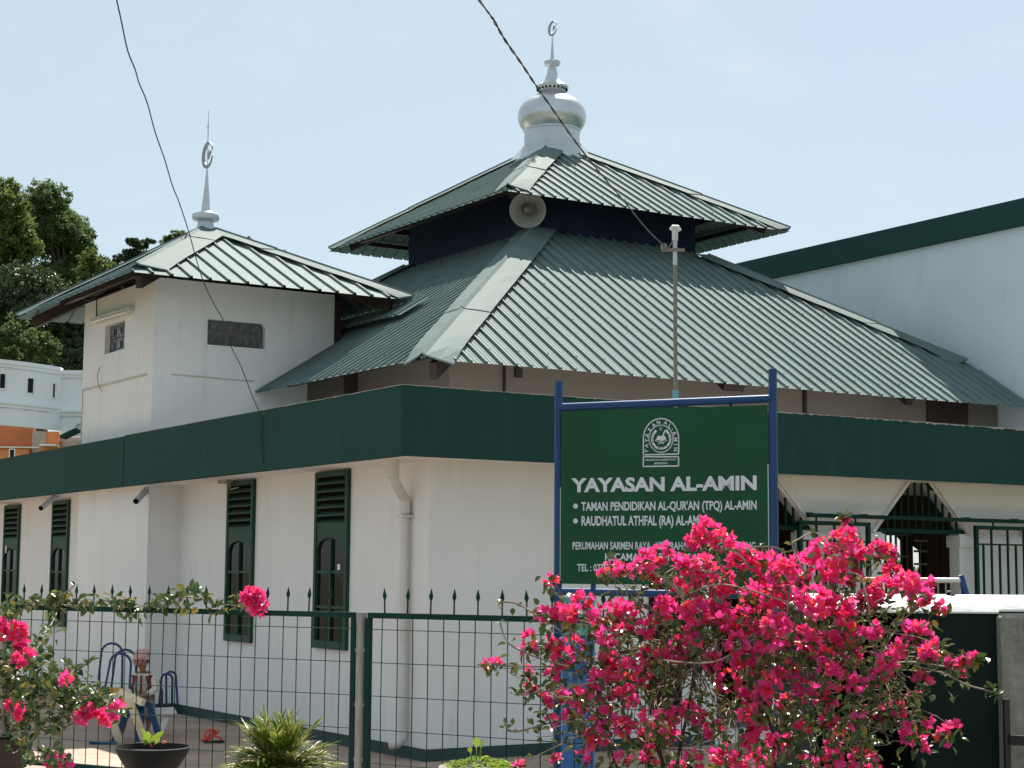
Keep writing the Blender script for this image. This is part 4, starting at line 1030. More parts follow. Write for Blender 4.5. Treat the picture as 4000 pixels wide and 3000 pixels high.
# ================================================================ SLIDING GRILLES AND GABLE GRILLES
yg = -.16
r0, r1 = PY((3155, 2008), yg), PY((4000, 2042), yg)
zr = (r0.z+r1.z)/2
rail = thing('grille_rail', (r0.x, yg, zr), 'long green steel rail across the mosque front carrying the sliding grilles', 'rail')
m = MB(); m.bar((r0.x, yg, zr), (r1.x+1.2, yg, zr), .05, .045); m.build('track', 'fence_green', rail)
for i in range(5): x = r0.x+.1+i*(r1.x-r0.x)/4.2; one('bracket', 'fence_green', rail, 'bar', (x, yg+.04, zr+.02), (x, -.01, zr+.02), .03, .03)
def sliding(px0, px1, label):
    a, c = PY((px0, 2100), yg-.0), PY((px1, 2100), yg); top = zr-.085
    o = thing('sliding_grille', (a.x, yg, .1), label, 'grille', 'green sliding grilles hanging in front of the mosque')
    m = MB(); x0, x1 = a.x, c.x; t = .045
    m.bar((x0, yg, top), (x1, yg, top), t); m.bar((x0, yg, .1), (x1, yg, .1), t); m.bar((x0+t/2, yg, .1), (x0+t/2, yg, top), t, t, (0, 1, 0)); m.bar((x1-t/2, yg, .1), (x1-t/2, yg, top), t, t, (0, 1, 0)); m.build('frame', 'fence_green', o)
    m = MB(); n = max(3, round((x1-x0)/.14))
    for i in range(1, n): x = x0+(x1-x0)*i/n; m.bar((x, yg, .1), (x, yg, top-.2 if i % 2 else top), .022, .022, (0, 1, 0))
    m.bar((x0, yg-.004, top-.2), (x1, yg-.004, top-.2), .022, .02); m.bar((x0, yg-.004, .9), (x1, yg-.004, .9), .022, .02); m.build('bar', 'fence_green', o)
    for f in (.25, .8): x = x0+(x1-x0)*f; one('hanger', 'fence_green', o, 'tube', [(x, yg, top), (x, yg, zr-.02)], .012, 8)
sliding(3118, 3397, 'sliding green grille partly hidden by pink blossom, beside the sign')
sliding(3808, 4090, 'sliding green grille standing clear above the white topped bin')
for c, lab in zip(cents, ('green gable grille mostly hidden by the signboard', 'green triangular gable grille over the dark doorway', 'green gable grille mostly cut off by the picture edge above the gate pillar')):
    o = thing('gable_grille', (c, .03, sl), lab, 'grille', 'triangular grilles over the mosque doorways')
    y = .035; t = .05; tp = min(HT, ZB+.32)
    m = MB(); L_ = (c-HW+.03, y, sl+.02); R_ = (c+HW-.03, y, sl+.02)
    m.bar(L_, R_, t); m.bar((L_[0], y, sl+.03), (L_[0], y, sl+.14), t); m.bar((R_[0], y, sl+.03), (R_[0], y, sl+.14), t)
    m.bar((L_[0], y, sl+.12), (c-.03, y, tp-.02), t, t, (0, 1, 0)); m.bar((R_[0], y, sl+.12), (c+.03, y, tp-.02), t, t, (0, 1, 0)); m.build('frame', 'fence_green', o)
    m = MB(); n = 13
    for i in range(1, n):
        x = L_[0]+(R_[0]-L_[0])*i/n; h = (tp-sl-.1)*(1-abs(x-c)/HW)+.08; m.bar((x, y, sl+.03), (x, y, sl+h), .022, .022, (0, 1, 0))
    m.build('bar', 'fence_green', o)
# ================================================================ PLAYGROUND: GLIDER SWING WITH THE CHILD
GD = 18.6
def LP(px, py, d): return PD((px, py), d)       # point of the swing at its own distance
gc = PZ((540, 2880), 0); gc = Vector((gc.x, gc.y, 0))
glider = thing('glider_swing', gc, 'blue and cream glider swing with arched tube backs by the white wall', 'swing')
def arch(pl, pt, pr, d, d2=None):
    # an arched tube from foot pl over the top pt to foot pr (pixels), feet at distance d
    d2 = d2 or d
    (xl, yl), (xt, yt), (xr, yr) = pl, pt, pr
    w = (xr-xl)*.43; ca = xt; pts = [(xl, yl), (xl+(ca-w-xl)*.5, yl+(yt+w-yl)*.5)] + [(ca-w*cos(pi*i/10), yt+w-w*sin(pi*i/10)) for i in range(11)] + [(xr+(ca+w-xr)*.5, yr+(yt+w-yr)*.5), (xr, yr)]
    n = len(pts); return smooth_path([LP(x, y, d+(d2-d)*i/(n-1)) for i, (x, y) in enumerate(pts)], 3)
for a in (((380, 2695), (437, 2513), (476, 2700), 18.9, 18.9), ((410, 2690), (470, 2553), (506, 2690), 18.5, 18.5), ((434, 2690), (490, 2538), (530, 2700), 19.3, 19.3), ((622, 2755), (652, 2632), (672, 2750), 18.9, 18.9), ((650, 2755), (668, 2624), (694, 2750), 19.3, 19.3)):
    one('back_arch', 'blue_paint', glider, 'tube', arch(*a), .013, 8)
def slats(pa, pb, pc, pd, n, mat, name, da, db):
    # slatted seat: front edge pa-pb, rear edge pc-pd
    a, b_, c, d = LP(*pa, da), LP(*pb, da), LP(*pc, db), LP(*pd, db)
    m = MB()
    for i in range(n):
        t = i/n; t2 = t+.7/n
        q = [a+(c-a)*t, b_+(d-b_)*t, b_+(d-b_)*t2, a+(c-a)*t2]
        m.hexa(q + [p+Vector((0, 0, .022)) for p in q])
    return m.build(name, mat, glider)
slats((415, 2752), (506, 2752), (408, 2712), (482, 2706), 5, 'cream_paint', 'seat', 18.2, 18.75)
m = MB(); a, b_ = LP(385, 2702, 18.8), LP(470, 2702, 18.8); m.bar(a, b_, .06, .09); m.build('seat_rail', 'yellow_paint', glider)
m = MB(); m.bar(LP(415, 2748, 18.15), LP(506, 2752, 18.15), .05, .10); m.build('seat_front', 'cream_paint', glider)
slats((590, 2790), (690, 2790), (600, 2772), (680, 2768), 4, 'white_paint', 'seat', 18.7, 19.3)
for p, q in (((413, 2735), (470, 2905)), ((503, 2725), (566, 2895))): one('leg', 'cream_paint', glider, 'bar', LP(*p, 18.1), LP(*q, 18.2), .075, .05, HF)
for p, q in (((594, 2775), (556, 2862)), ((660, 2782), (625, 2865))): one('leg', 'white_paint', glider, 'bar', LP(*p, 18.8), LP(*q, 18.7), .06, .05, HF)
one('link_bar', 'cream_paint', glider, 'bar', LP(472, 2702, 18.3), LP(560, 2745, 18.0), .07, .05, HF)
for p, q in (((514, 2752), (442, 2905)), ((584, 2752), (622, 2880))): one('stand_leg', 'blue_paint', glider, 'bar', LP(*p, 18.5), LP(*q, 18.4), .06, .05, HF)
one('stand_leg', 'blue_paint', glider, 'bar', LP(545, 2750, 18.6), LP(545, 2900, 18.4), .10, .03, HF)
one('base_rail', 'blue_paint', glider, 'bar', LP(350, 2906, 18.1), LP(455, 2908, 18.1), .055, .055, HF); one('cross_bar', 'blue_paint', glider, 'bar', LP(505, 2752, 18.55), LP(590, 2752, 18.55), .05, .05, HF)
# ---- child seated on the glider, feet on the ground, looking at a tray on the lap
def skin_mesh(name, verts, edges, radii, mat, parent, sub=1):
    me = bpy.data.meshes.new(name); me.from_pydata([tuple(v) for v in verts], edges, []); me.update()
    o = bpy.data.objects.new(name, me); COL.objects.link(o)
    md = o.modifiers.new('skin', 'SKIN'); md.use_smooth_shade = True
    for i, r in enumerate(radii):
        sv = me.skin_vertices[0].data[i]; r = r if isinstance(r, tuple) else (r, r); sv.radius = r; sv.use_root = (i == 0)
    ms = o.modifiers.new('sub', 'SUBSURF'); ms.levels = sub; ms.render_levels = sub
    dg = bpy.context.evaluated_depsgraph_get(); dg.update()
    m2 = bpy.data.meshes.new_from_object(o.evaluated_get(dg)); bpy.data.objects.remove(o); bpy.data.meshes.remove(me)
    m2.materials.clear(); m2.materials.append(MAT[mat])
    for p in m2.polygons: p.use_smooth = True
    o2 = bpy.data.objects.new(name, m2); COL.objects.link(o2)
    if parent: setparent(o2, parent)
    return o2
CD = 19.0
hip = LP(556, 2742, CD)
R_, T_, U_ = HR, -HF, Vector((0, 0, 1))          # child's right/left in the picture, toward the viewer, up
def CP(r, t, u): return hip + R_*(r + .06*max(0, u)) + T_*(t + .26*max(0, u)) + U_*(u*.97)
child = thing('person', Vector((hip.x, hip.y, hip.z)), 'small child in red checked cap and maroon vest sitting on the glider swing', 'person')
V = {}; vs_ = []; es = []; rs = []
def jv(n, p, r, par=None):
    V[n] = len(vs_); vs_.append(p); rs.append(r)
    if par is not None: es.append((V[par], V[n]))
jv('pelvis', CP(0, 0, .02), (.085, .07)); jv('waist', CP(0, .01, .13), (.078, .062), 'pelvis'); jv('chest', CP(.0, .02, .25), (.09, .065), 'waist'); jv('neck0', CP(0, .035, .335), .034, 'chest'); jv('neck1', CP(0, .05, .375), .032, 'neck0')
jv('head0', CP(-.005, .065, .42), (.062, .066), 'neck1'); jv('head1', CP(-.008, .07, .48), (.075, .082), 'head0'); jv('head2', CP(-.008, .065, .54), (.066, .072), 'head1')
for s, nm in ((-1, 'a'), (1, 'b')):
    jv('sh'+nm, CP(.095*s, .02, .31), .040, 'chest'); jv('el'+nm, CP(.155*s, .07, .15), .031, 'sh'+nm); jv('wr'+nm, CP(.065*s-.01, .20, .085), .021, 'el'+nm); jv('pa'+nm, CP(.03*s-.01, .235, .075), (.022, .015), 'wr'+nm)
    for k_, (dr, L) in enumerate(((-.016, .034), (-.006, .042), (.004, .040), (.014, .030))):
        b_ = vs_[V['pa'+nm]]; jv('f%d' % k_+nm, b_ + R_*(-.022*s+dr*.4) + T_*(.016+dr*.5) + U_*.0, .0065, 'pa'+nm); jv('g%d' % k_+nm, b_ + R_*(-.030*s+dr*.3) + T_*(.016+L*.6+dr*.5) - U_*.010, .0055, 'f%d' % k_+nm)
    jv('th'+nm, vs_[V['pa'+nm]] + R_*(-.012*s) + T_*(-.012) + U_*.018, .007, 'pa'+nm)
    jv('hp'+nm, CP(.06*s, .03, -.0), .062, 'pelvis'); jv('kn'+nm, CP(.135*s, .225, -.02), .046, 'hp'+nm); jv('an'+nm, CP(.115*s+(.0 if s > 0 else -.03), .25, -.285), .030, 'kn'+nm); jv('fo'+nm, CP(.12*s+(.0 if s > 0 else -.03), .34, -.325), (.026, .018), 'an'+nm)
body = skin_mesh('body', vs_, es, rs, 'skin', child)
hc_ = CP(-.008, .06, .47)
for s in (-1, 1): one('eye', 'hair', child, 'ell', hc_+R_*.03*s+T_*.078+U_*.008, (.011, .011, .007))
one('nose', 'skin', child, 'ell', hc_+T_*.088-U_*.010, (.011, .013, .017))
for s in (-1, 1): one('ear', 'skin', child, 'ell', hc_+R_*.078*s+T_*.005, (.012, .018, .024))
m = MB(); m.ell(hc_+T_*.080-U_*.042, (.020, .008, .006)); m.build('mouth', 'maroon', child)
m = MB(); capz = [(.086, -.005), (.092, .02), (.090, .05), (.078, .08), (.050, .098), (0, .104)]
m.lathe([(.094, -.012)]+capz, hc_+U_*.028+T_*-.012, 18)
m.ell(hc_-R_*.075-T_*.02-U_*.0, (.032, .04, .055)); m.build('cap', 'red_check', child)
m = MB(); m.lathe([(.078, -.055), (.080, -.015)], hc_+U_*.03+T_*-.034, 18); m.build('hair', 'hair', child)
# clothes: shirt with sleeves, open vest, wrap trousers
vs2, es2, rs2 = [], [], []
def add2(p, r, par=None): vs2.append(p); rs2.append(r); (es2.append((par, len(vs2)-1)) if par is not None else None); return len(vs2)-1
a = add2(CP(0, .005, .05), (.098, .082)); b_ = add2(CP(0, .015, .15), (.092, .075), a); c = add2(CP(0, .02, .26), (.103, .077), b_); d = add2(CP(0, .03, .318), (.055, .05), c)
for s, nm in ((-1, 'a'), (1, 'b')):
    e = add2(CP(.098*s, .02, .305), .048, c); f = add2(CP(.158*s, .072, .15), .042, e); g_ = add2(CP(.082*s-.01, .175, .092), .034, f)
skin_mesh('shirt', vs2, es2, rs2, 'cream_cloth', child)
m = MB()
for s in (-1, 1):
    p = [CP(.045*s, .108, .30), CP(.112*s, .06, .315), CP(.128*s, .02, .20), CP(.105*s, .085, .07), CP(.070*s, .108, .10), CP(.075*s, .112, .20)]
    q = [x - T_*.02 + R_*.004*s for x in p]
    k_ = len(p); m.add(p+q, [tuple(range(k_)), tuple(range(2*k_-1, k_-1, -1))] + [(i, (i+1) % k_, k_+(i+1) % k_, k_+i) for i in range(k_)])
p = [CP(.17, -.02, .26), CP(.20, .02, .10), CP(.19, .08, -.02), CP(.225, .0, -.04), CP(.215, -.04, .12)]; q = [x-T_*.02 for x in p]; m.add(p+q, [tuple(range(5)), tuple(range(9, 4, -1))] + [(i, (i+1) % 5, 5+(i+1) % 5, 5+i) for i in range(5)])
m.bar(CP(0, .105, .31), CP(0, .103, .10), .02, .012, T_); m.build('vest', 'maroon', child)
vs2, es2, rs2 = [], [], []
a = add2(CP(0, .0, .0), (.100, .078))
for s in (-1, 1):
    b_ = add2(CP(.06*s, .05, 0), .076, a); c = add2(CP(.137*s, .23, -.025), .064, b_); d = add2(CP(.120*s+(.0 if s > 0 else -.025), .252, -.20), .058, c)
skin_mesh('trousers', vs2, es2, rs2, 'sarong_check', child)
# red slippers left on the paving
sl_ = PZ((795, 2905), 0)
for i, (dx_, dy_, rot, lab) in enumerate(((0, 0, .3, 'red slipper lying flat on the shaded paving'), (-.02, .10, 1.1, 'red slipper tipped up behind the flat one on the paving'))):
    c = sl_ + HR*dx_ + HF*dy_
    o = thing('slipper', (c.x, c.y, .01), lab, 'slipper')
    d = HR*cos(rot)+HF*sin(rot)*.6; d.normalize(); q = Vector((-d.y, d.x, 0)); up = Vector((0, 0, .035 if i == 0 else .12))
    base = Vector((c.x, c.y, .012)); pts = [(.0, -.03), (.05, -.036), (.12, -.03), (.17, -.042), (.21, -.03), (.22, 0), (.21, .03), (.17, .042), (.12, .03), (.05, .036), (0, .03)]
    tilt = Vector((0, 0, .0)) if i == 0 else Vector((0, 0, .45))
    m = MB(); dd_ = (d + tilt).normalized(); m.prism(pts, [], base, dd_, q, dd_.cross(q)*.02); m.build('sole', 'rubber_black' if i == 0 else 'red_shiny', o)
    m = MB(); nn = dd_.cross(q)
    for s in (-1, 1): m.tube(smooth_path([base+dd_*.06+q*.036*s+nn*.02, base+dd_*.10+q*.03*s+nn*.065, base+dd_*.17+nn*.05, base+dd_*.18+nn*.02], 4), .010, 6)
    m.build('strap', 'red_shiny', o)
# swing at the right, in front of the doorway
SD = 11.0
sw = thing('playground_swing', Vector((*PD((3520, 2290), SD).xy, 0)), 'blue legged swing with yellow and white crossbar before the doorway', 'swing')
p0, p1 = PD((3255, 2263), SD+.15), PD((3756, 2268), SD); bz = (p0.z+p1.z)/2; p0.z = p1.z = bz
m = MB(); cols = [(0, .18, 1), (.18, .48, 0), (.48, .66, 1), (.66, .80, 0), (.80, 1, 1)]
for t0, t1, w_ in cols: m.tube([p0+(p1-p0)*t0, p0+(p1-p0)*t1], .0165, 12, w_)
m.build('crossbar', ['yellow_paint', 'white_paint'], sw)
for end, s in ((p1, 1), (p0, -1)):
    for q in (-1, 1):
        ft = Vector((end.x, end.y, 0)) + HR*.38*s*.9 + HF*.55*q; top = end+Vector((0, 0, .03)); one('leg', 'blue_paint', sw, 'tube', [top, ft], .017, 10)
m = MB(); rc_ = p0+(p1-p0)*.905
for s in (-.022, .022): m.tube([rc_+HR*s, rc_+HR*s-Vector((0, 0, .075))], .006, 6)
m.tube([rc_-Vector((0, 0, .10)) + HR*.028*cos(2*pi*i/20) + Vector((0, 0, .03*sin(2*pi*i/20))) for i in range(21)], .006, 6)
m.build('hanging_ring', 'galv_post', sw)
for f in (.3, .6):
    q = p0+(p1-p0)*f
    for s in (-.18, .18): one('chain', 'galv_post', sw, 'tube', [q+HR*s, q+HR*s-Vector((0, 0, 1.25))], .006, 6)
    q = q-Vector((0, 0, 1.26)); one('seat', 'yellow_paint', sw, 'obox', q-HR*.2-HF*.1, HR*.4, HF*.2, (0, 0, .03))
# ================================================================ PLANTS
def petal(mb, p, d, n, L, W):
    d = d.normalized(); s = d.cross(n)
    if s.length < 1e-3: s = d.orthogonal()
    s.normalize(); n = s.cross(d)
    # a cupped, pointed bract
    a = p; l1 = p+d*L*.35+s*W*.48+n*L*.10; r1 = p+d*L*.35-s*W*.48+n*L*.10; l2 = p+d*L*.70+s*W*.34+n*L*.26; r2 = p+d*L*.70-s*W*.34+n*L*.26; t = p+d*L+n*L*.36; c1 = p+d*L*.38; c2 = p+d*L*.72+n*L*.14
    mb.add([a, l1, c1, r1, l2, c2, r2, t], [(0, 1, 2), (0, 2, 3), (1, 4, 5, 2), (2, 5, 6, 3), (4, 7, 5), (5, 7, 6)])
def flower(mb, p, ax, L):
    ax = ax.normalized(); a = ax.orthogonal().normalized(); b_ = ax.cross(a); t0 = ru(0, 6.28)
    for k_ in range(3):
        t = t0+k_*2*pi/3+ru(-.2, .2); d = (a*cos(t)+b_*sin(t))*.85+ax*ru(.35, .8)
        petal(mb, p, d, -(a*cos(t)+b_*sin(t))*.4+ax, L*ru(.9, 1.2), L*ru(.85, 1.1))
def blossom(mb, c, r, n, L=.034):
    # a head of bracts: dense on an uneven shell
    sq_ = Vector((ru(.8, 1.15), ru(.8, 1.15), ru(.75, 1.05)))
    for i in range(n):
        v = rvec(); p = c + Vector((v.x*sq_.x, v.y*sq_.y, v.z*sq_.z))*r*(ru(.62, 1.0)); flower(mb, p, v+rvec()*.5+Vector((0, 0, .25)), L*ru(.8, 1.1))
def leafy(mb, p, n, spread, L, out=None):
    for i in range(n):
        d = rvec(); 
        if out: d = (d+out*.8).normalized()
        d.z -= .15; q = p + rvec()*spread*rnd()
        leaf(mb, q, d, (Vector((0, 0, 1))+rvec()*.7).normalized(), L*ru(.6, 1.15), L*ru(.42, .6))
def twig(mb, p, q, r0, r1, wob=.05, sag=.0, n=6):
    d = q-p; pts = [p]
    off = rvec()*wob*d.length
    for i in range(1, n): t = i/n; pts.append(p+d*t+off*sin(pi*t)+rvec()*wob*.25*d.length+Vector((0, 0, sag*sin(pi*t))))
    pts.append(q); mb.tube(smooth_path(pts, 2), [r0+(r1-r0)*min(1, i/(2*n)) for i in range(2*n+1)], 5, caps=False); return pts
random.seed(11)
K = 4000/2212
BD = 6.5
bcx, bcy = 1570, 1420
def BPp(x, y, dz=0):      # picture place (2212 wide) to a point of the bush, bulging toward the viewer
    ex = ((x-bcx)/520)**2 + ((y-bcy)/330)**2
    return PD((x*K, y*K), BD - .32*max(0, 1-ex) + dz)
heads = [(1530,1148,44),(1505,1165,30),(1560,1165,34),(1600,1205,52),(1655,1225,50),(1690,1240,42),(1430,1198,36),(1395,1215,30),(1405,1245,26),(1480,1218,34),(1560,1258,52),(1485,1265,44),(1525,1225,40),(1822,1168,38),(1840,1185,30),(1775,1195,44),(1730,1228,42),(1850,1195,24),(1900,1185,22),(1922,1190,17),(1800,1230,44),(1840,1245,30),(1930,1238,34),(1960,1258,40),(1905,1272,42),(1880,1295,40),(1985,1288,32),(2005,1265,22),(2035,1312,18),(1990,1375,38),(2010,1410,30),(1965,1360,32),(2030,1395,16),(1925,1430,32),(1900,1450,30),(1640,1295,58),(1700,1285,48),(1760,1300,52),(1820,1310,44),(1600,1345,46),(1680,1350,44),(1750,1372,50),(1820,1370,42),(1880,1362,30),(1260,1298,28),(1235,1325,30),(1295,1330,40),(1335,1318,32),(1345,1352,28),(1205,1320,16),(1185,1328,20),(1165,1328,14),(1148,1380,20),(1140,1400,16),(1195,1385,18),(1070,1432,12),(1052,1434,10),(1135,1450,18),(1215,1420,30),(1190,1448,18),(1240,1395,22),(1315,1425,34),(1350,1445,36),(1400,1420,30),(1460,1405,40),(1310,1375,26),(1400,1352,34),(1438,1312,36),(1500,1320,46),(1545,1325,44),(1340,1478,36),(1290,1465,24),(1390,1475,28),(1215,1455,22),(1180,1510,20),(1145,1485,10),(1255,1510,30),(1235,1545,18),(1190,1560,14),(1305,1550,34),(1355,1570,36),(1400,1555,24),(1440,1560,40),(1490,1550,36),(1540,1575,26),(1570,1470,34),(1540,1430,30),(1610,1430,40),(1660,1480,40),(1640,1520,30),(1700,1445,36),(1745,1492,42),(1790,1455,38),(1800,1500,30),(1850,1478,32),(1885,1490,20),(1630,1565,36),(1680,1600,32),(1730,1560,30),(1790,1550,24),(1940,1400,22),(2085,1425,15),(2070,1446,22),(2055,1435,16),(2108,1422,9),(1990,1470,24),(1975,1500,16),(1960,1585,28),(1985,1605,26),(2040,1590,24),(2055,1570,22),(2000,1560,16),(1865,1640,34),(1885,1655,24),(1800,1640,30),(1400,1635,30),(1345,1645,26),(1260,1635,16),(1200,1640,14),(1560,1625,34),(1500,1640,28),(1650,1640,34),(1745,1648,24),(1280,1590,20),(1120,1655,10),(1325,1225,16),(1305,1240,14),(1350,1235,18),(1190,1252,13),(1186,1266,10),(1825,1118,8),(1750,1385,30),(1590,1390,34),(1500,1370,30),(1660,1395,30),(1940,1530,20),(1900,1540,16),(1850,1560,18),(1840,1420,30),(1775,1415,26),(1700,1520,24)]
bush = thing('bougainvillea', AB(A(2950, 6.6), 6.6, .36), 'large bougainvillea bush full of bright pink bracts growing before the signboard', 'shrub')
fm = MB(); lm = MB(); tm = MB(); sm_ = MB()
base = [AB(A(x, d), d, .55) for x, d in ((2700, 6.5), (2860, 6.7), (3050, 6.4), (3200, 6.7))]
hubs = []
for (x, y) in ((1420, 1560), (1560, 1560), (1690, 1560), (1820, 1560), (1500, 1440), (1640, 1420), (1770, 1430), (1880, 1460), (1370, 1470), (1310, 1560)):
    h = BPp(x, y, ru(.18, .45)); hubs.append(h); b_ = min(base, key=lambda q: (q-h).length); twig(sm_, b_+rvec()*.03+HF*.3, h, .010, .005, .08)
for hx, hy, r in heads:
    rr = r*K*BD/F; c = BPp(hx, hy, ru(-.18, .22))
    n = max(4, int((9.5 if hy < 1330 else 7.5 if hy < 1440 else 5.5)*(r/20.)**1.4)); n = min(int(n*1.12), 36)
    blossom(fm, c, rr*.60, n, .0275 if r > 14 else .025)
    h = min(hubs, key=lambda q: (q-c).length+ru(0, .15)); pts = twig(tm, h, c, .0034, .0012, .10, .03)
    for q in pts[2:]:
        if rnd() < .8: leafy(lm, q, random.randint(1, 3), .05, .042)
    leafy(lm, c-Vector((0, 0, rr*.7)), random.randint(5, 10), rr*1.0, .046)
# leafy spaces between the heads, thin bare twigs
fills = 0
while fills < 560:
    x, y = ru(1120, 2080), 1190+490*rnd()**.75
    e = ((x-1580)/470)**2 + ((y-1470)/250)**2
    if y < 1420 and abs(x-1640) > 400: continue
    if e > 1.15*ru(.5, 1): continue
    c = BPp(x, y, ru(-.1, .40)); leafy(lm, c, random.randint(2, 5), .055, .040); fills += 1
    if rnd() < .6: h = min(hubs, key=lambda q: (q-c).length); twig(tm, h+rvec()*.10, c+rvec()*.05, .0028, .0010, .14, .03)
    if rnd() < .07: blossom(fm, c, .022, random.randint(5, 9), .029)
for pts in ([(1880, 1330), (1860, 1250), (1830, 1235)], [(1740, 1240), (1712, 1180), (1725, 1165), (1760, 1150), (1785, 1175)], [(1620, 1225), (1585, 1190), (1540, 1190)], [(1560, 1240), (1500, 1230), (1465, 1225), (1435, 1240)], [(1700, 1330), (1705, 1240), (1690, 1190), (1650, 1180), (1612, 1185)], [(1480, 1290), (1440, 1250), (1420, 1245)], [(1200, 1440), (1140, 1440), (1090, 1438), (1062, 1434)], [(1300, 1470), (1200, 1490), (1130, 1500), (1115, 1500)], [(1300, 1560), (1200, 1560), (1120, 1580), (1095, 1575)], [(1160, 1330), (1120, 1305), (1085, 1300)], [(1230, 1440), (1160, 1420), (1100, 1390), (1080, 1345)], [(2040, 1440), (1960, 1430), (1900, 1440)], [(2150, 1495), (2090, 1480), (2040, 1455), (1980, 1440)], [(1480, 1300), (1445, 1260), (1390, 1230), (1310, 1240)], [(1700, 1300), (1560, 1262), (1475, 1290)], [(1630, 1380), (1540, 1430), (1420, 1425)]):
    P = [BPp(x, y, -.12) for x, y in pts]; tm.tube(smooth_path(P, 5), .0033, 5, caps=False)
    for q in P[:-1]:
        if rnd() < .6: leafy(lm, q, 2, .03, .038)
    leafy(lm, P[-1], 3, .03, .036)
for (x, y) in ((2150, 1490), (2135, 1480), (1095, 1575), (1118, 1500), (2160, 1500)): leafy(lm, BPp(x, y, -.1), 4, .035, .04)
bo = fm.build('bract', 'bract', bush, recalc=False); lm.build('leaf', 'bougainvillea_leaf', bush, recalc=False); tm.build('twig', 'wood_twig', bush, recalc=False); sm_.build('stem', 'stem_dark', bush, recalc=False)
m = MB(); bc = AB(A(2950, 6.6), 6.6, .35); m.lathe([(.30, .30), (.36, .62), (.40, .62), (.40, .66), (.35, .66), (.33, .58), (0, .58)], (bc.x, bc.y, .0), 28); m.build('pot', 'brown_pot', bush)
# ---- potted bougainvillea at the left edge
random.seed(23)
LD = 8.2
pc = PD((10, 2890), LD); 
lb_ = thing('potted_bougainvillea', (pc.x, pc.y, .36), 'leafy bougainvillea with few red-pink blooms in a dark brown pot beside the mesh fence', 'shrub')
pr_ = 86/F*LD
m = MB(); zr_ = PD((40, 2885), LD).z; m.lathe([(pr_*.72, .36), (pr_*.95, zr_-.12), (pr_*.97, zr_-.1), (pr_*1.04, zr_-.09), (pr_*1.04, zr_), (pr_*.95, zr_), (pr_*.92, zr_-.05), (0, zr_-.05)], (pc.x, pc.y, 0), 28, smooth=True); m.build('pot', 'brown_pot', lb_)
CPX = lambda x, y, d: PD((x*.45208, 2250+y*.45208), d)
fm, lm, tm = MB(), MB(), MB()
VD = (FA-CAM).dot(FX)
def fence_d(px): p = hitp((px, 2400), fn, fn.dot(FO)); return (p-CAM).dot(FX)
branches = [([(60, 1370), (200, 1250), (330, 1110), (450, 950), (600, 860), (740, 765)], 8.2, 8.4, .010), ([(40, 1370), (30, 1100), (70, 880), (40, 620), (60, 380), (60, 270)], 8.2, 8.5, .009), ([(330, 1110), (520, 1000), (700, 1050), (900, 1040), (1020, 1120)], 8.2, 8.0, .007), ([(100, 900), (180, 800), (260, 700), (340, 560), (440, 420), (490, 320)], 8.4, 10.2, .007), ([(70, 1360), (250, 1330), (440, 1300), (560, 1265)], 8.1, 8.0, .004), ([(20, 760), (120, 690), (250, 650)], 8.3, 8.2, .006), ([(140, 1390), (260, 1480), (420, 1560), (560, 1600)], 8.0, 7.7, .004), ([(0, 960), (120, 1010), (300, 980), (450, 950)], 8.3, 8.3, .005)]
for pts, d0, d1, r in branches:
    P = smooth_path([CPX(x, y, d0+(d1-d0)*i/(len(pts)-1)) for i, (x, y) in enumerate(pts)], 6)
    tm.tube(P, [r*(1-.6*i/len(P)) for i in range(len(P))], 6, caps=False)
    for i, q in enumerate(P[3:]):
        leafy(lm, q+rvec()*.03, 4 if d1 < 8.8 else 2, .06, .055)
for cx_, cy_, n in ((60, 320, 10), (40, 380, 8), (250, 800, 12), (330, 700, 12), (420, 860, 10), (250, 900, 14), (480, 940, 14), (560, 1060, 14), (620, 1000, 12), (850, 1040, 14), (620, 1110, 10), (90, 960, 12), (160, 1040, 12), (60, 1120, 10), (180, 1180, 10), (250, 1260, 8), (180, 1400, 10), (230, 1530, 8), (640, 880, 6), (710, 990, 6), (50, 700, 8), (100, 800, 8), (340, 1290, 6), (510, 1280, 5), (560, 1160, 8), (360, 520, 5), (380, 720, 6), (980, 1090, 8)):
    c = CPX(cx_, cy_, ru(7.9, 8.5)); leafy(lm, c, n*2, .075, .055)
for cx_, cy_, r, n in ((140, 480, 75, 34), (170, 570, 45, 16), (30, 480, 55, 18), (10, 420, 30, 8), (265, 655, 24, 5), (145, 720, 26, 6), (205, 775, 34, 8), (105, 1110, 36, 8), (165, 1165, 34, 8), (560, 890, 22, 5), (765, 1110, 42, 12), (700, 1230, 42, 12), (740, 1190, 30, 8), (825, 1180, 34, 9), (915, 1235, 44, 12), (985, 1175, 34, 8), (880, 1100, 20, 4), (430, 1620, 55, 14), (560, 1630, 36, 8), (445, 1550, 22, 4), (500, 1560, 24, 4), (1020, 1115, 14, 3)):
    c = CPX(cx_, cy_, ru(7.8, 8.3)); blossom(fm, c, r*.45208*8.1/F*.85, n, .034)
tm.build('stem', 'wood_twig', lb_, recalc=False)
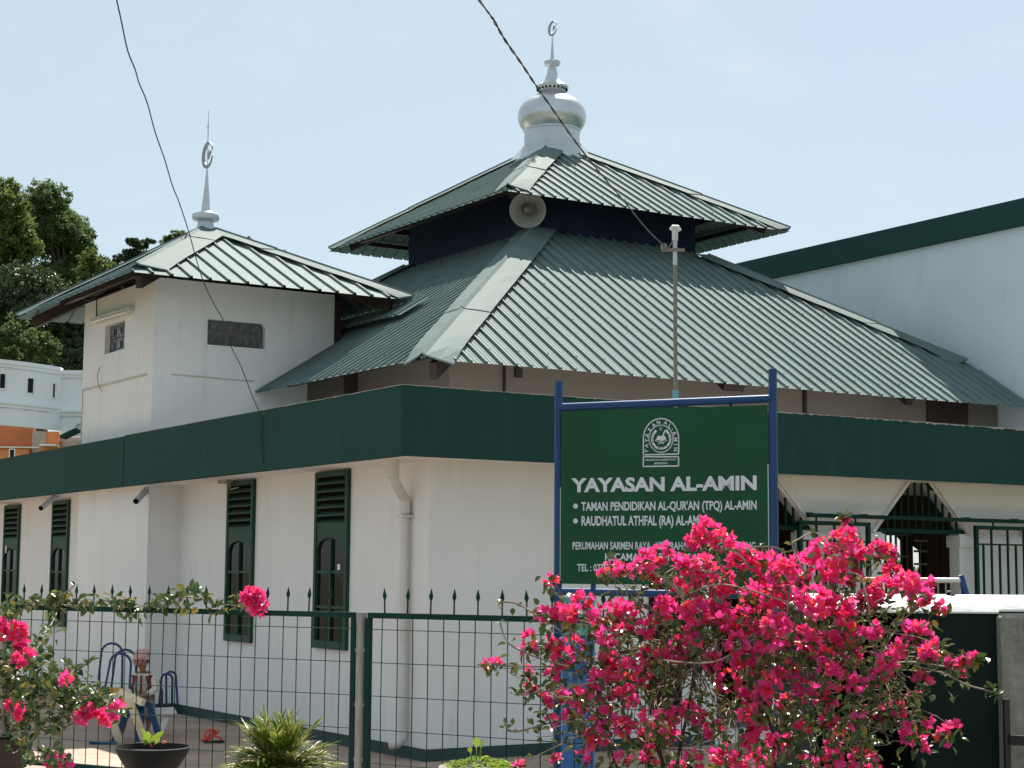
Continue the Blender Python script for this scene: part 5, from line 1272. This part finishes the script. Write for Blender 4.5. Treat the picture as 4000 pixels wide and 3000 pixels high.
# the long shoots resting along the fence top
shoot = [(100, 240), (240, 235), (400, 200), (520, 165), (590, 130), (640, 80)]
shoot2 = [(240, 250), (420, 205), (580, 255), (760, 232), (950, 210), (1150, 232), (1270, 265), (1400, 215), (1550, 182), (1700, 192), (1850, 235), (2050, 255), (2150, 235)]
for pts in (shoot, shoot2):
    P = smooth_path([CPX(x, y, fence_d(x*.45208)-.05) for x, y in pts], 6); tm = MB(); tm.tube(P, [.008*(1-.6*i/len(P)) for i in range(len(P))], 6, caps=False)
    tm.build('shoot', 'wood_twig', lb_, recalc=False)
    for i, q in enumerate(P):
        if pts is shoot and i > 20: 
            if rnd() < .5: leafy(lm, q, 1, .05, .05)
            continue
        leafy(lm, q+rvec()*.03-Vector((0, 0, .01)), 3 if rnd() < .6 else 1, .075, .085)
for x, y in ((1130, 300), (1110, 330), (1270, 290), (1400, 265), (1440, 265), (1540, 145), (1580, 130), (1650, 165), (1790, 180), (1780, 280), (1880, 290), (1050, 190), (1060, 250), (700, 265), (450, 150), (510, 150)):
    leafy(lm, CPX(x, y, fence_d(x*.45208)-.06), 3, .05, .095)
for x, y, r, n in ((2150, 190, 45, 14), (2190, 130, 34, 9), (2200, 260, 44, 12), (2185, 220, 40, 12), (2230, 170, 40, 12), (2245, 300, 30, 7), (2260, 240, 30, 8)):
    d = fence_d(985)-.12; blossom(fm, CPX(x, y, d), r*.45208*d/F*.9, n, .044)
fm.build('bract', 'bract', lb_, recalc=False); lm.build('leaf', 'bougainvillea_leaf', lb_, recalc=False)
# ---- black bowl with water plants
random.seed(5)
WD = 10.4; bc = PD((596, 2918), WD); br_ = 147/F*WD
bowl = thing('water_bowl', (bc.x, bc.y, .36), 'wide black bowl with a few green water plants in front of the fence', 'bowl')
z1 = bc.z; m = MB(); m.lathe([(0, z1-.165), (br_*.45, z1-.162), (br_*.72, z1-.115), (br_*.92, z1-.04), (br_*1.0, z1), (br_*.965, z1+.004), (br_*.90, z1-.03), (br_*.7, z1-.05), (0, z1-.05)], (bc.x, bc.y, 0), 36); m.build('bowl', 'black_bowl', bowl)
m = MB(); m.lathe([(br_*.4, .36), (br_*.36, z1-.16), (0, z1-.155)], (bc.x, bc.y, 0), 20); m.build('stand', 'concrete', bowl)
def paddle(mb, p, top, W, n):
    d = top-p; L = d.length; d.normalize(); s = d.cross(n).normalized(); n2 = s.cross(d)
    c = [p, p+d*L*.25+s*W*.1, p+d*L*.5+s*W*.42+n2*W*.1, p+d*L*.8+s*W*.42+n2*W*.1, top, p+d*L*.8-s*W*.42+n2*W*.1, p+d*L*.5-s*W*.42+n2*W*.1, p+d*L*.25-s*W*.1, p+d*L*.65]
    mb.add(c, [(0, 1, 8), (1, 2, 8), (2, 3, 8), (3, 4, 8), (4, 5, 8), (5, 6, 8), (6, 7, 8), (7, 0, 8)])
m = MB(); q0 = PD((572, 2910), WD)
for x, y, W in ((553, 2845, .035), (548, 2880, .03), (578, 2855, .05), (595, 2868, .045), (640, 2855, .04), (625, 2880, .035), (565, 2865, .03)): paddle(m, q0+HR*ru(-.02, .06), PD((x, y), WD+ru(-.05, .05)), W, (HF*-1+rvec()*.4))
m.build('water_plant', 'lettuce_leaf', bowl, recalc=False)
for x, y, lab, mt in ((636, 2900, 'small shiny orange packet lying in the black bowl', 'orange_shiny'), (592, 2914, 'tiny shiny red wrapper at the front inside of the bowl', 'red_shiny')):
    m = MB(); c = PD((x, y), WD-.04); r_ = .019 if mt == 'orange_shiny' else .012; vs0 = [c+rvec()*r_*ru(.6, 1.1) for _ in range(14)]
    bm = bmesh.new(); [bm.verts.new(v) for v in vs0]; bmesh.ops.convex_hull(bm, input=bm.verts); me = bpy.data.meshes.new('wrapper'); bm.to_mesh(me); bm.free(); me.materials.append(MAT[mt]); o = bpy.data.objects.new('wrapper', me); COL.objects.link(o); tag(o, lab, 'wrapper')
# ---- spiky palm in the middle
PD_ = 9.8; pb = PD((1090, 2995), PD_)
palm = thing('potted_palm', (pb.x, pb.y, .36), 'bushy yellow-green potted palm with dry drooping fronds before the mesh fence', 'palm')
gm, dm_, rm = MB(), MB(), MB()
def frond(mb, az, el, L, droop, nl, w, lw):
    h = HR*cos(az)+HF*sin(az); p = Vector(pb)+Vector((0, 0, -.02)); d = (h*cos(el)+Vector((0, 0, sin(el)))); pts = [p]
    n = 9
    for i in range(n): pts.append(pts[-1]+d*L/n); d = (d+Vector((0, 0, -droop/n))).normalized()
    rm.tube(pts, [.006*(1-.7*i/n) for i in range(n+1)], 5, caps=False)
    sd = h.cross(Vector((0, 0, 1)))
    for i in range(nl):
        t = .18+.82*i/nl; k_ = min(n-1, int(t*n)); q = pts[k_]+(pts[k_+1]-pts[k_])*(t*n-k_); dd0 = (pts[k_+1]-pts[k_]).normalized()
        for s in (-1, 1):
            v = (dd0*ru(.7, 1.0)+sd*s*ru(.35, .6)+Vector((0, 0, ru(-.15, .25)))).normalized(); leaf(mb, q, v, (Vector((0, 0, 1))+rvec()*.4).normalized(), lw*ru(.75, 1.15)*(1-.35*abs(t-.5)), w, 0, .15)
for i in range(54):
    frond(gm, ru(0, 6.28), ru(.45, 1.35), ru(.20, .34), ru(.3, 1.0), 14, .011, .125)
for i in range(36): frond(gm, ru(0, 6.28), ru(.0, .5), ru(.24, .36), ru(.3, 1.0), 13, .012, .125)
for i in range(34): frond(dm_, ru(0, 6.28), ru(-.4, .30), ru(.16, .32), ru(.7, 1.7), 9, .012, .11)
gm.build('frond', 'palm_leaf', palm, recalc=False); dm_.build('dry_frond', 'dry_frond', palm, recalc=False); rm.build('frond_stalk', 'palm_leaf', palm, recalc=False)
m = MB(); m.lathe([(.11, .36), (.15, pb.z-.16), (.165, pb.z-.16), (.165, pb.z-.11), (.14, pb.z-.11), (.13, pb.z-.15), (0, pb.z-.15)], (pb.x, pb.y, 0), 24); m.tube([(pb.x, pb.y, pb.z-.16), (pb.x, pb.y, pb.z+.02)], .035, 10); m.build('pot', 'brown_pot', palm)
# ---- low bowl of small bright leaves
QD = 9.3; qc = PD((1880, 3000), QD); qr = 160/F*QD
lt = thing('leafy_pot', (qc.x, qc.y, .36), 'pale pot of small bright green rosettes below the mesh fence', 'plant')
m = MB(); m.lathe([(qr*.6, .36), (qr*.85, qc.z-.05), (qr*1.05, qc.z+.005), (qr*1.0, qc.z+.012), (qr*.9, qc.z-.02), (0, qc.z-.02)], (qc.x, qc.y, 0), 28); m.build('pot', 'concrete', lt)
m = MB()
for i in range(70):
    t = ru(0, 6.28); r_ = qr*.88*sqrt(rnd()); c = qc+HR*r_*cos(t)+HF*r_*sin(t)+Vector((0, 0, -.01+.05*(1-r_/qr)))
    for k_ in range(6):
        a = ru(0, 6.28); d = HR*cos(a)+HF*sin(a)+Vector((0, 0, ru(.5, 1.2))); paddle(m, c, c+d.normalized()*ru(.028, .045), ru(.020, .028), Vector((0, 0, 1))+rvec()*.3)
m.build('rosette', 'lettuce_leaf', lt, recalc=False)
m = MB()
for x0, y0, x1, y1, W in ((1862, 2958, 1860, 2878, .045), (1873, 2958, 1885, 2885, .022), (1843, 2965, 1834, 2916, .032), (1900, 2965, 1898, 2950, .03)):
    a, b_ = PD((x0, y0), QD), PD((x1, y1), QD); md_ = a+(b_-a)*.35; m.tube([a-Vector((0, 0, .03)), md_], .0035, 5); paddle(m, md_, b_, W, (HF*-1+rvec()*.3))
m.build('tall_leaf', 'lettuce_leaf', lt, recalc=False)
# ================================================================ FAR TREES AND HILL
random.seed(31)
m = MB(); n = 40; vs_ = []; 
for i in range(n+1):
    for j in range(13):
        a = -110+ 105*i/n; b_ = 105+ 120*j/12
        h = 13*(1-min(1, abs((a+48)/46))**2)*min(1, j/5)*max(0, 1-max(0, (a+30)/26)) + ru(-.4, .4)
        vs_.append(AB(a, b_, max(-.5, h-1.5)))
m.add(vs_, [(i*13+j, (i+1)*13+j, (i+1)*13+j+1, i*13+j+1) for i in range(n) for j in range(12)], 0, True)
kind(m.build('hill', 'hill_green', recalc=True), 'structure')
def tree(label, lobes, D, mat, leafs, dens, base_px, group='trees behind the white house', trunk_r=.3, name='broadleaf_tree', flat=.8):
    # lobes: (x, y, r) in 2212-wide picture units, set at distance D with real depth between them
    kk = K*D/F
    bx = PD((base_px[0]*K, base_px[1]*K), D); bz = 0.0 if base_px[1] > 900 else None
    t = thing(name, (bx.x, bx.y, max(0, bx.z)), label, 'tree', group)
    cm = MB(); tm = MB(); ctr = []
    for (x, y, r) in lobes:
        c = PD((x*K, y*K), D+ru(-1, 1)*r*kk*1.2); ctr.append((c, r*kk*1.1))
    top = max(c.z for c, r in ctr); cc = sum((c for c, r in ctr), Vector((0, 0, 0)))/len(ctr)
    b0 = Vector((bx.x, bx.y, bx.z)); mid = b0+(cc-b0)*.6
    tm.tube([b0-Vector((0, 0, 1)), b0+(mid-b0)*.5+rvec()*.2, mid], [trunk_r, trunk_r*.8, trunk_r*.55], 8)
    for c, r in ctr: twig(tm, mid, c, trunk_r*.4, trunk_r*.08, .08)
    for c, r in ctr:
        # each lobe: sprays of leaves, thick at the outside, with hollows
        nsp = max(12, int(70*(r/1.2)**1.5*dens))
        for s in range(nsp):
            v = rvec(); v.z = v.z*.9+.12; rr_ = r*ru(.45, 1.08); sc_ = c+Vector((v.x, v.y, v.z*flat))*rr_; sp_ = r*ru(.14, .30)
            for q in range(int(34*dens)):
                w_ = rvec(); p = sc_+Vector((w_.x, w_.y, w_.z*.75))*sp_*ru(.3, 1.05); leaf4(cm, p, (rvec()+v*.6), (v+rvec()*.9+Vector((0, 0, .5))).normalized(), leafs*ru(.5, 1.0), leafs*ru(.35, .5))
    cm.build('crown', mat, t, recalc=False); tm.build('trunk', 'bark', t, recalc=False)
tree('tall rounded green tree with the highest full crown behind the white house', [(100, 430, 40), (85, 470, 45), (120, 470, 42), (140, 500, 44), (165, 500, 32), (178, 530, 26), (150, 540, 45), (105, 520, 50), (178, 570, 24), (160, 590, 40), (120, 590, 46), (190, 510, 14)], 120, 'tree_leaf', .30, 1.0, (110, 760), trunk_r=.35)
tree('yellowish green tree beside the tallest crown, cut off by the picture edge', [(5, 415, 34), (20, 445, 36), (30, 490, 40), (10, 520, 50), (40, 540, 40), (15, 580, 50), (-30, 470, 60), (-40, 540, 60), (45, 500, 26)], 112, 'tree_leaf_yellow', .30, 1.0, (0, 780), trunk_r=.32)
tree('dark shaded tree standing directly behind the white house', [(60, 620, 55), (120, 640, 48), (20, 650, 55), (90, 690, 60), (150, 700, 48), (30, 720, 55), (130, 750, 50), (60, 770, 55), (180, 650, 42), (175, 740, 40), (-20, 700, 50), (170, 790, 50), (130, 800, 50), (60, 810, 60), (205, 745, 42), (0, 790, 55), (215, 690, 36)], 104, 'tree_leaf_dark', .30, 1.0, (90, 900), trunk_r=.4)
tree('brownish green shrubby tree between the tallest crown and the tower roof', [(190, 600, 32), (225, 605, 28), (215, 630, 34), (180, 640, 34), (245, 595, 18), (255, 615, 22), (160, 660, 30), (215, 578, 24), (238, 582, 18), (262, 588, 16), (200, 562, 24), (262, 602, 24), (235, 650, 40), (200, 690, 44), (280, 625, 26), (225, 720, 40), (190, 660, 40)], 108, 'tree_leaf_yellow', .26, .9, (200, 760), trunk_r=.2)
tree('bright bush in front of the dark trees above the white house', [(30, 725, 30), (60, 740, 30), (90, 745, 26), (15, 760, 32), (110, 760, 20), (70, 775, 34), (30, 700, 22), (120, 745, 12)], 92, 'tree_leaf', .26, .9, (60, 860), trunk_r=.2)
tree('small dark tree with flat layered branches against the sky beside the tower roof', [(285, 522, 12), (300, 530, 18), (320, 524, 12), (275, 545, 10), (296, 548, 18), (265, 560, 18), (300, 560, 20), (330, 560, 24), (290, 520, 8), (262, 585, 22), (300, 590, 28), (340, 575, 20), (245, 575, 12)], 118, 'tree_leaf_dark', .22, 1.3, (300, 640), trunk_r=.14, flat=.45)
tree('pale green tree top peeping over the tower roof', [(375, 515, 16), (392, 512, 16), (405, 520, 14), (365, 530, 16), (390, 535, 20), (420, 530, 12)], 122, 'tree_leaf', .24, 1.0, (390, 620), trunk_r=.12)
tree('tiny leafy tip behind the ridge of the tower roof', [(540, 520, 8), (545, 530, 9), (610, 548, 7), (605, 555, 8), (575, 545, 9)], 122, 'tree_leaf', .2, .9, (575, 640), trunk_r=.08)
tree('green trees seen through the mosque doorway', [(1925, 1230, 18), (1945, 1222, 14), (1970, 1238, 14), (1900, 1240, 20), (1990, 1250, 20)], 60, 'tree_leaf', .2, .9, (1930, 1290), group='trees beyond the doorway', trunk_r=.12)
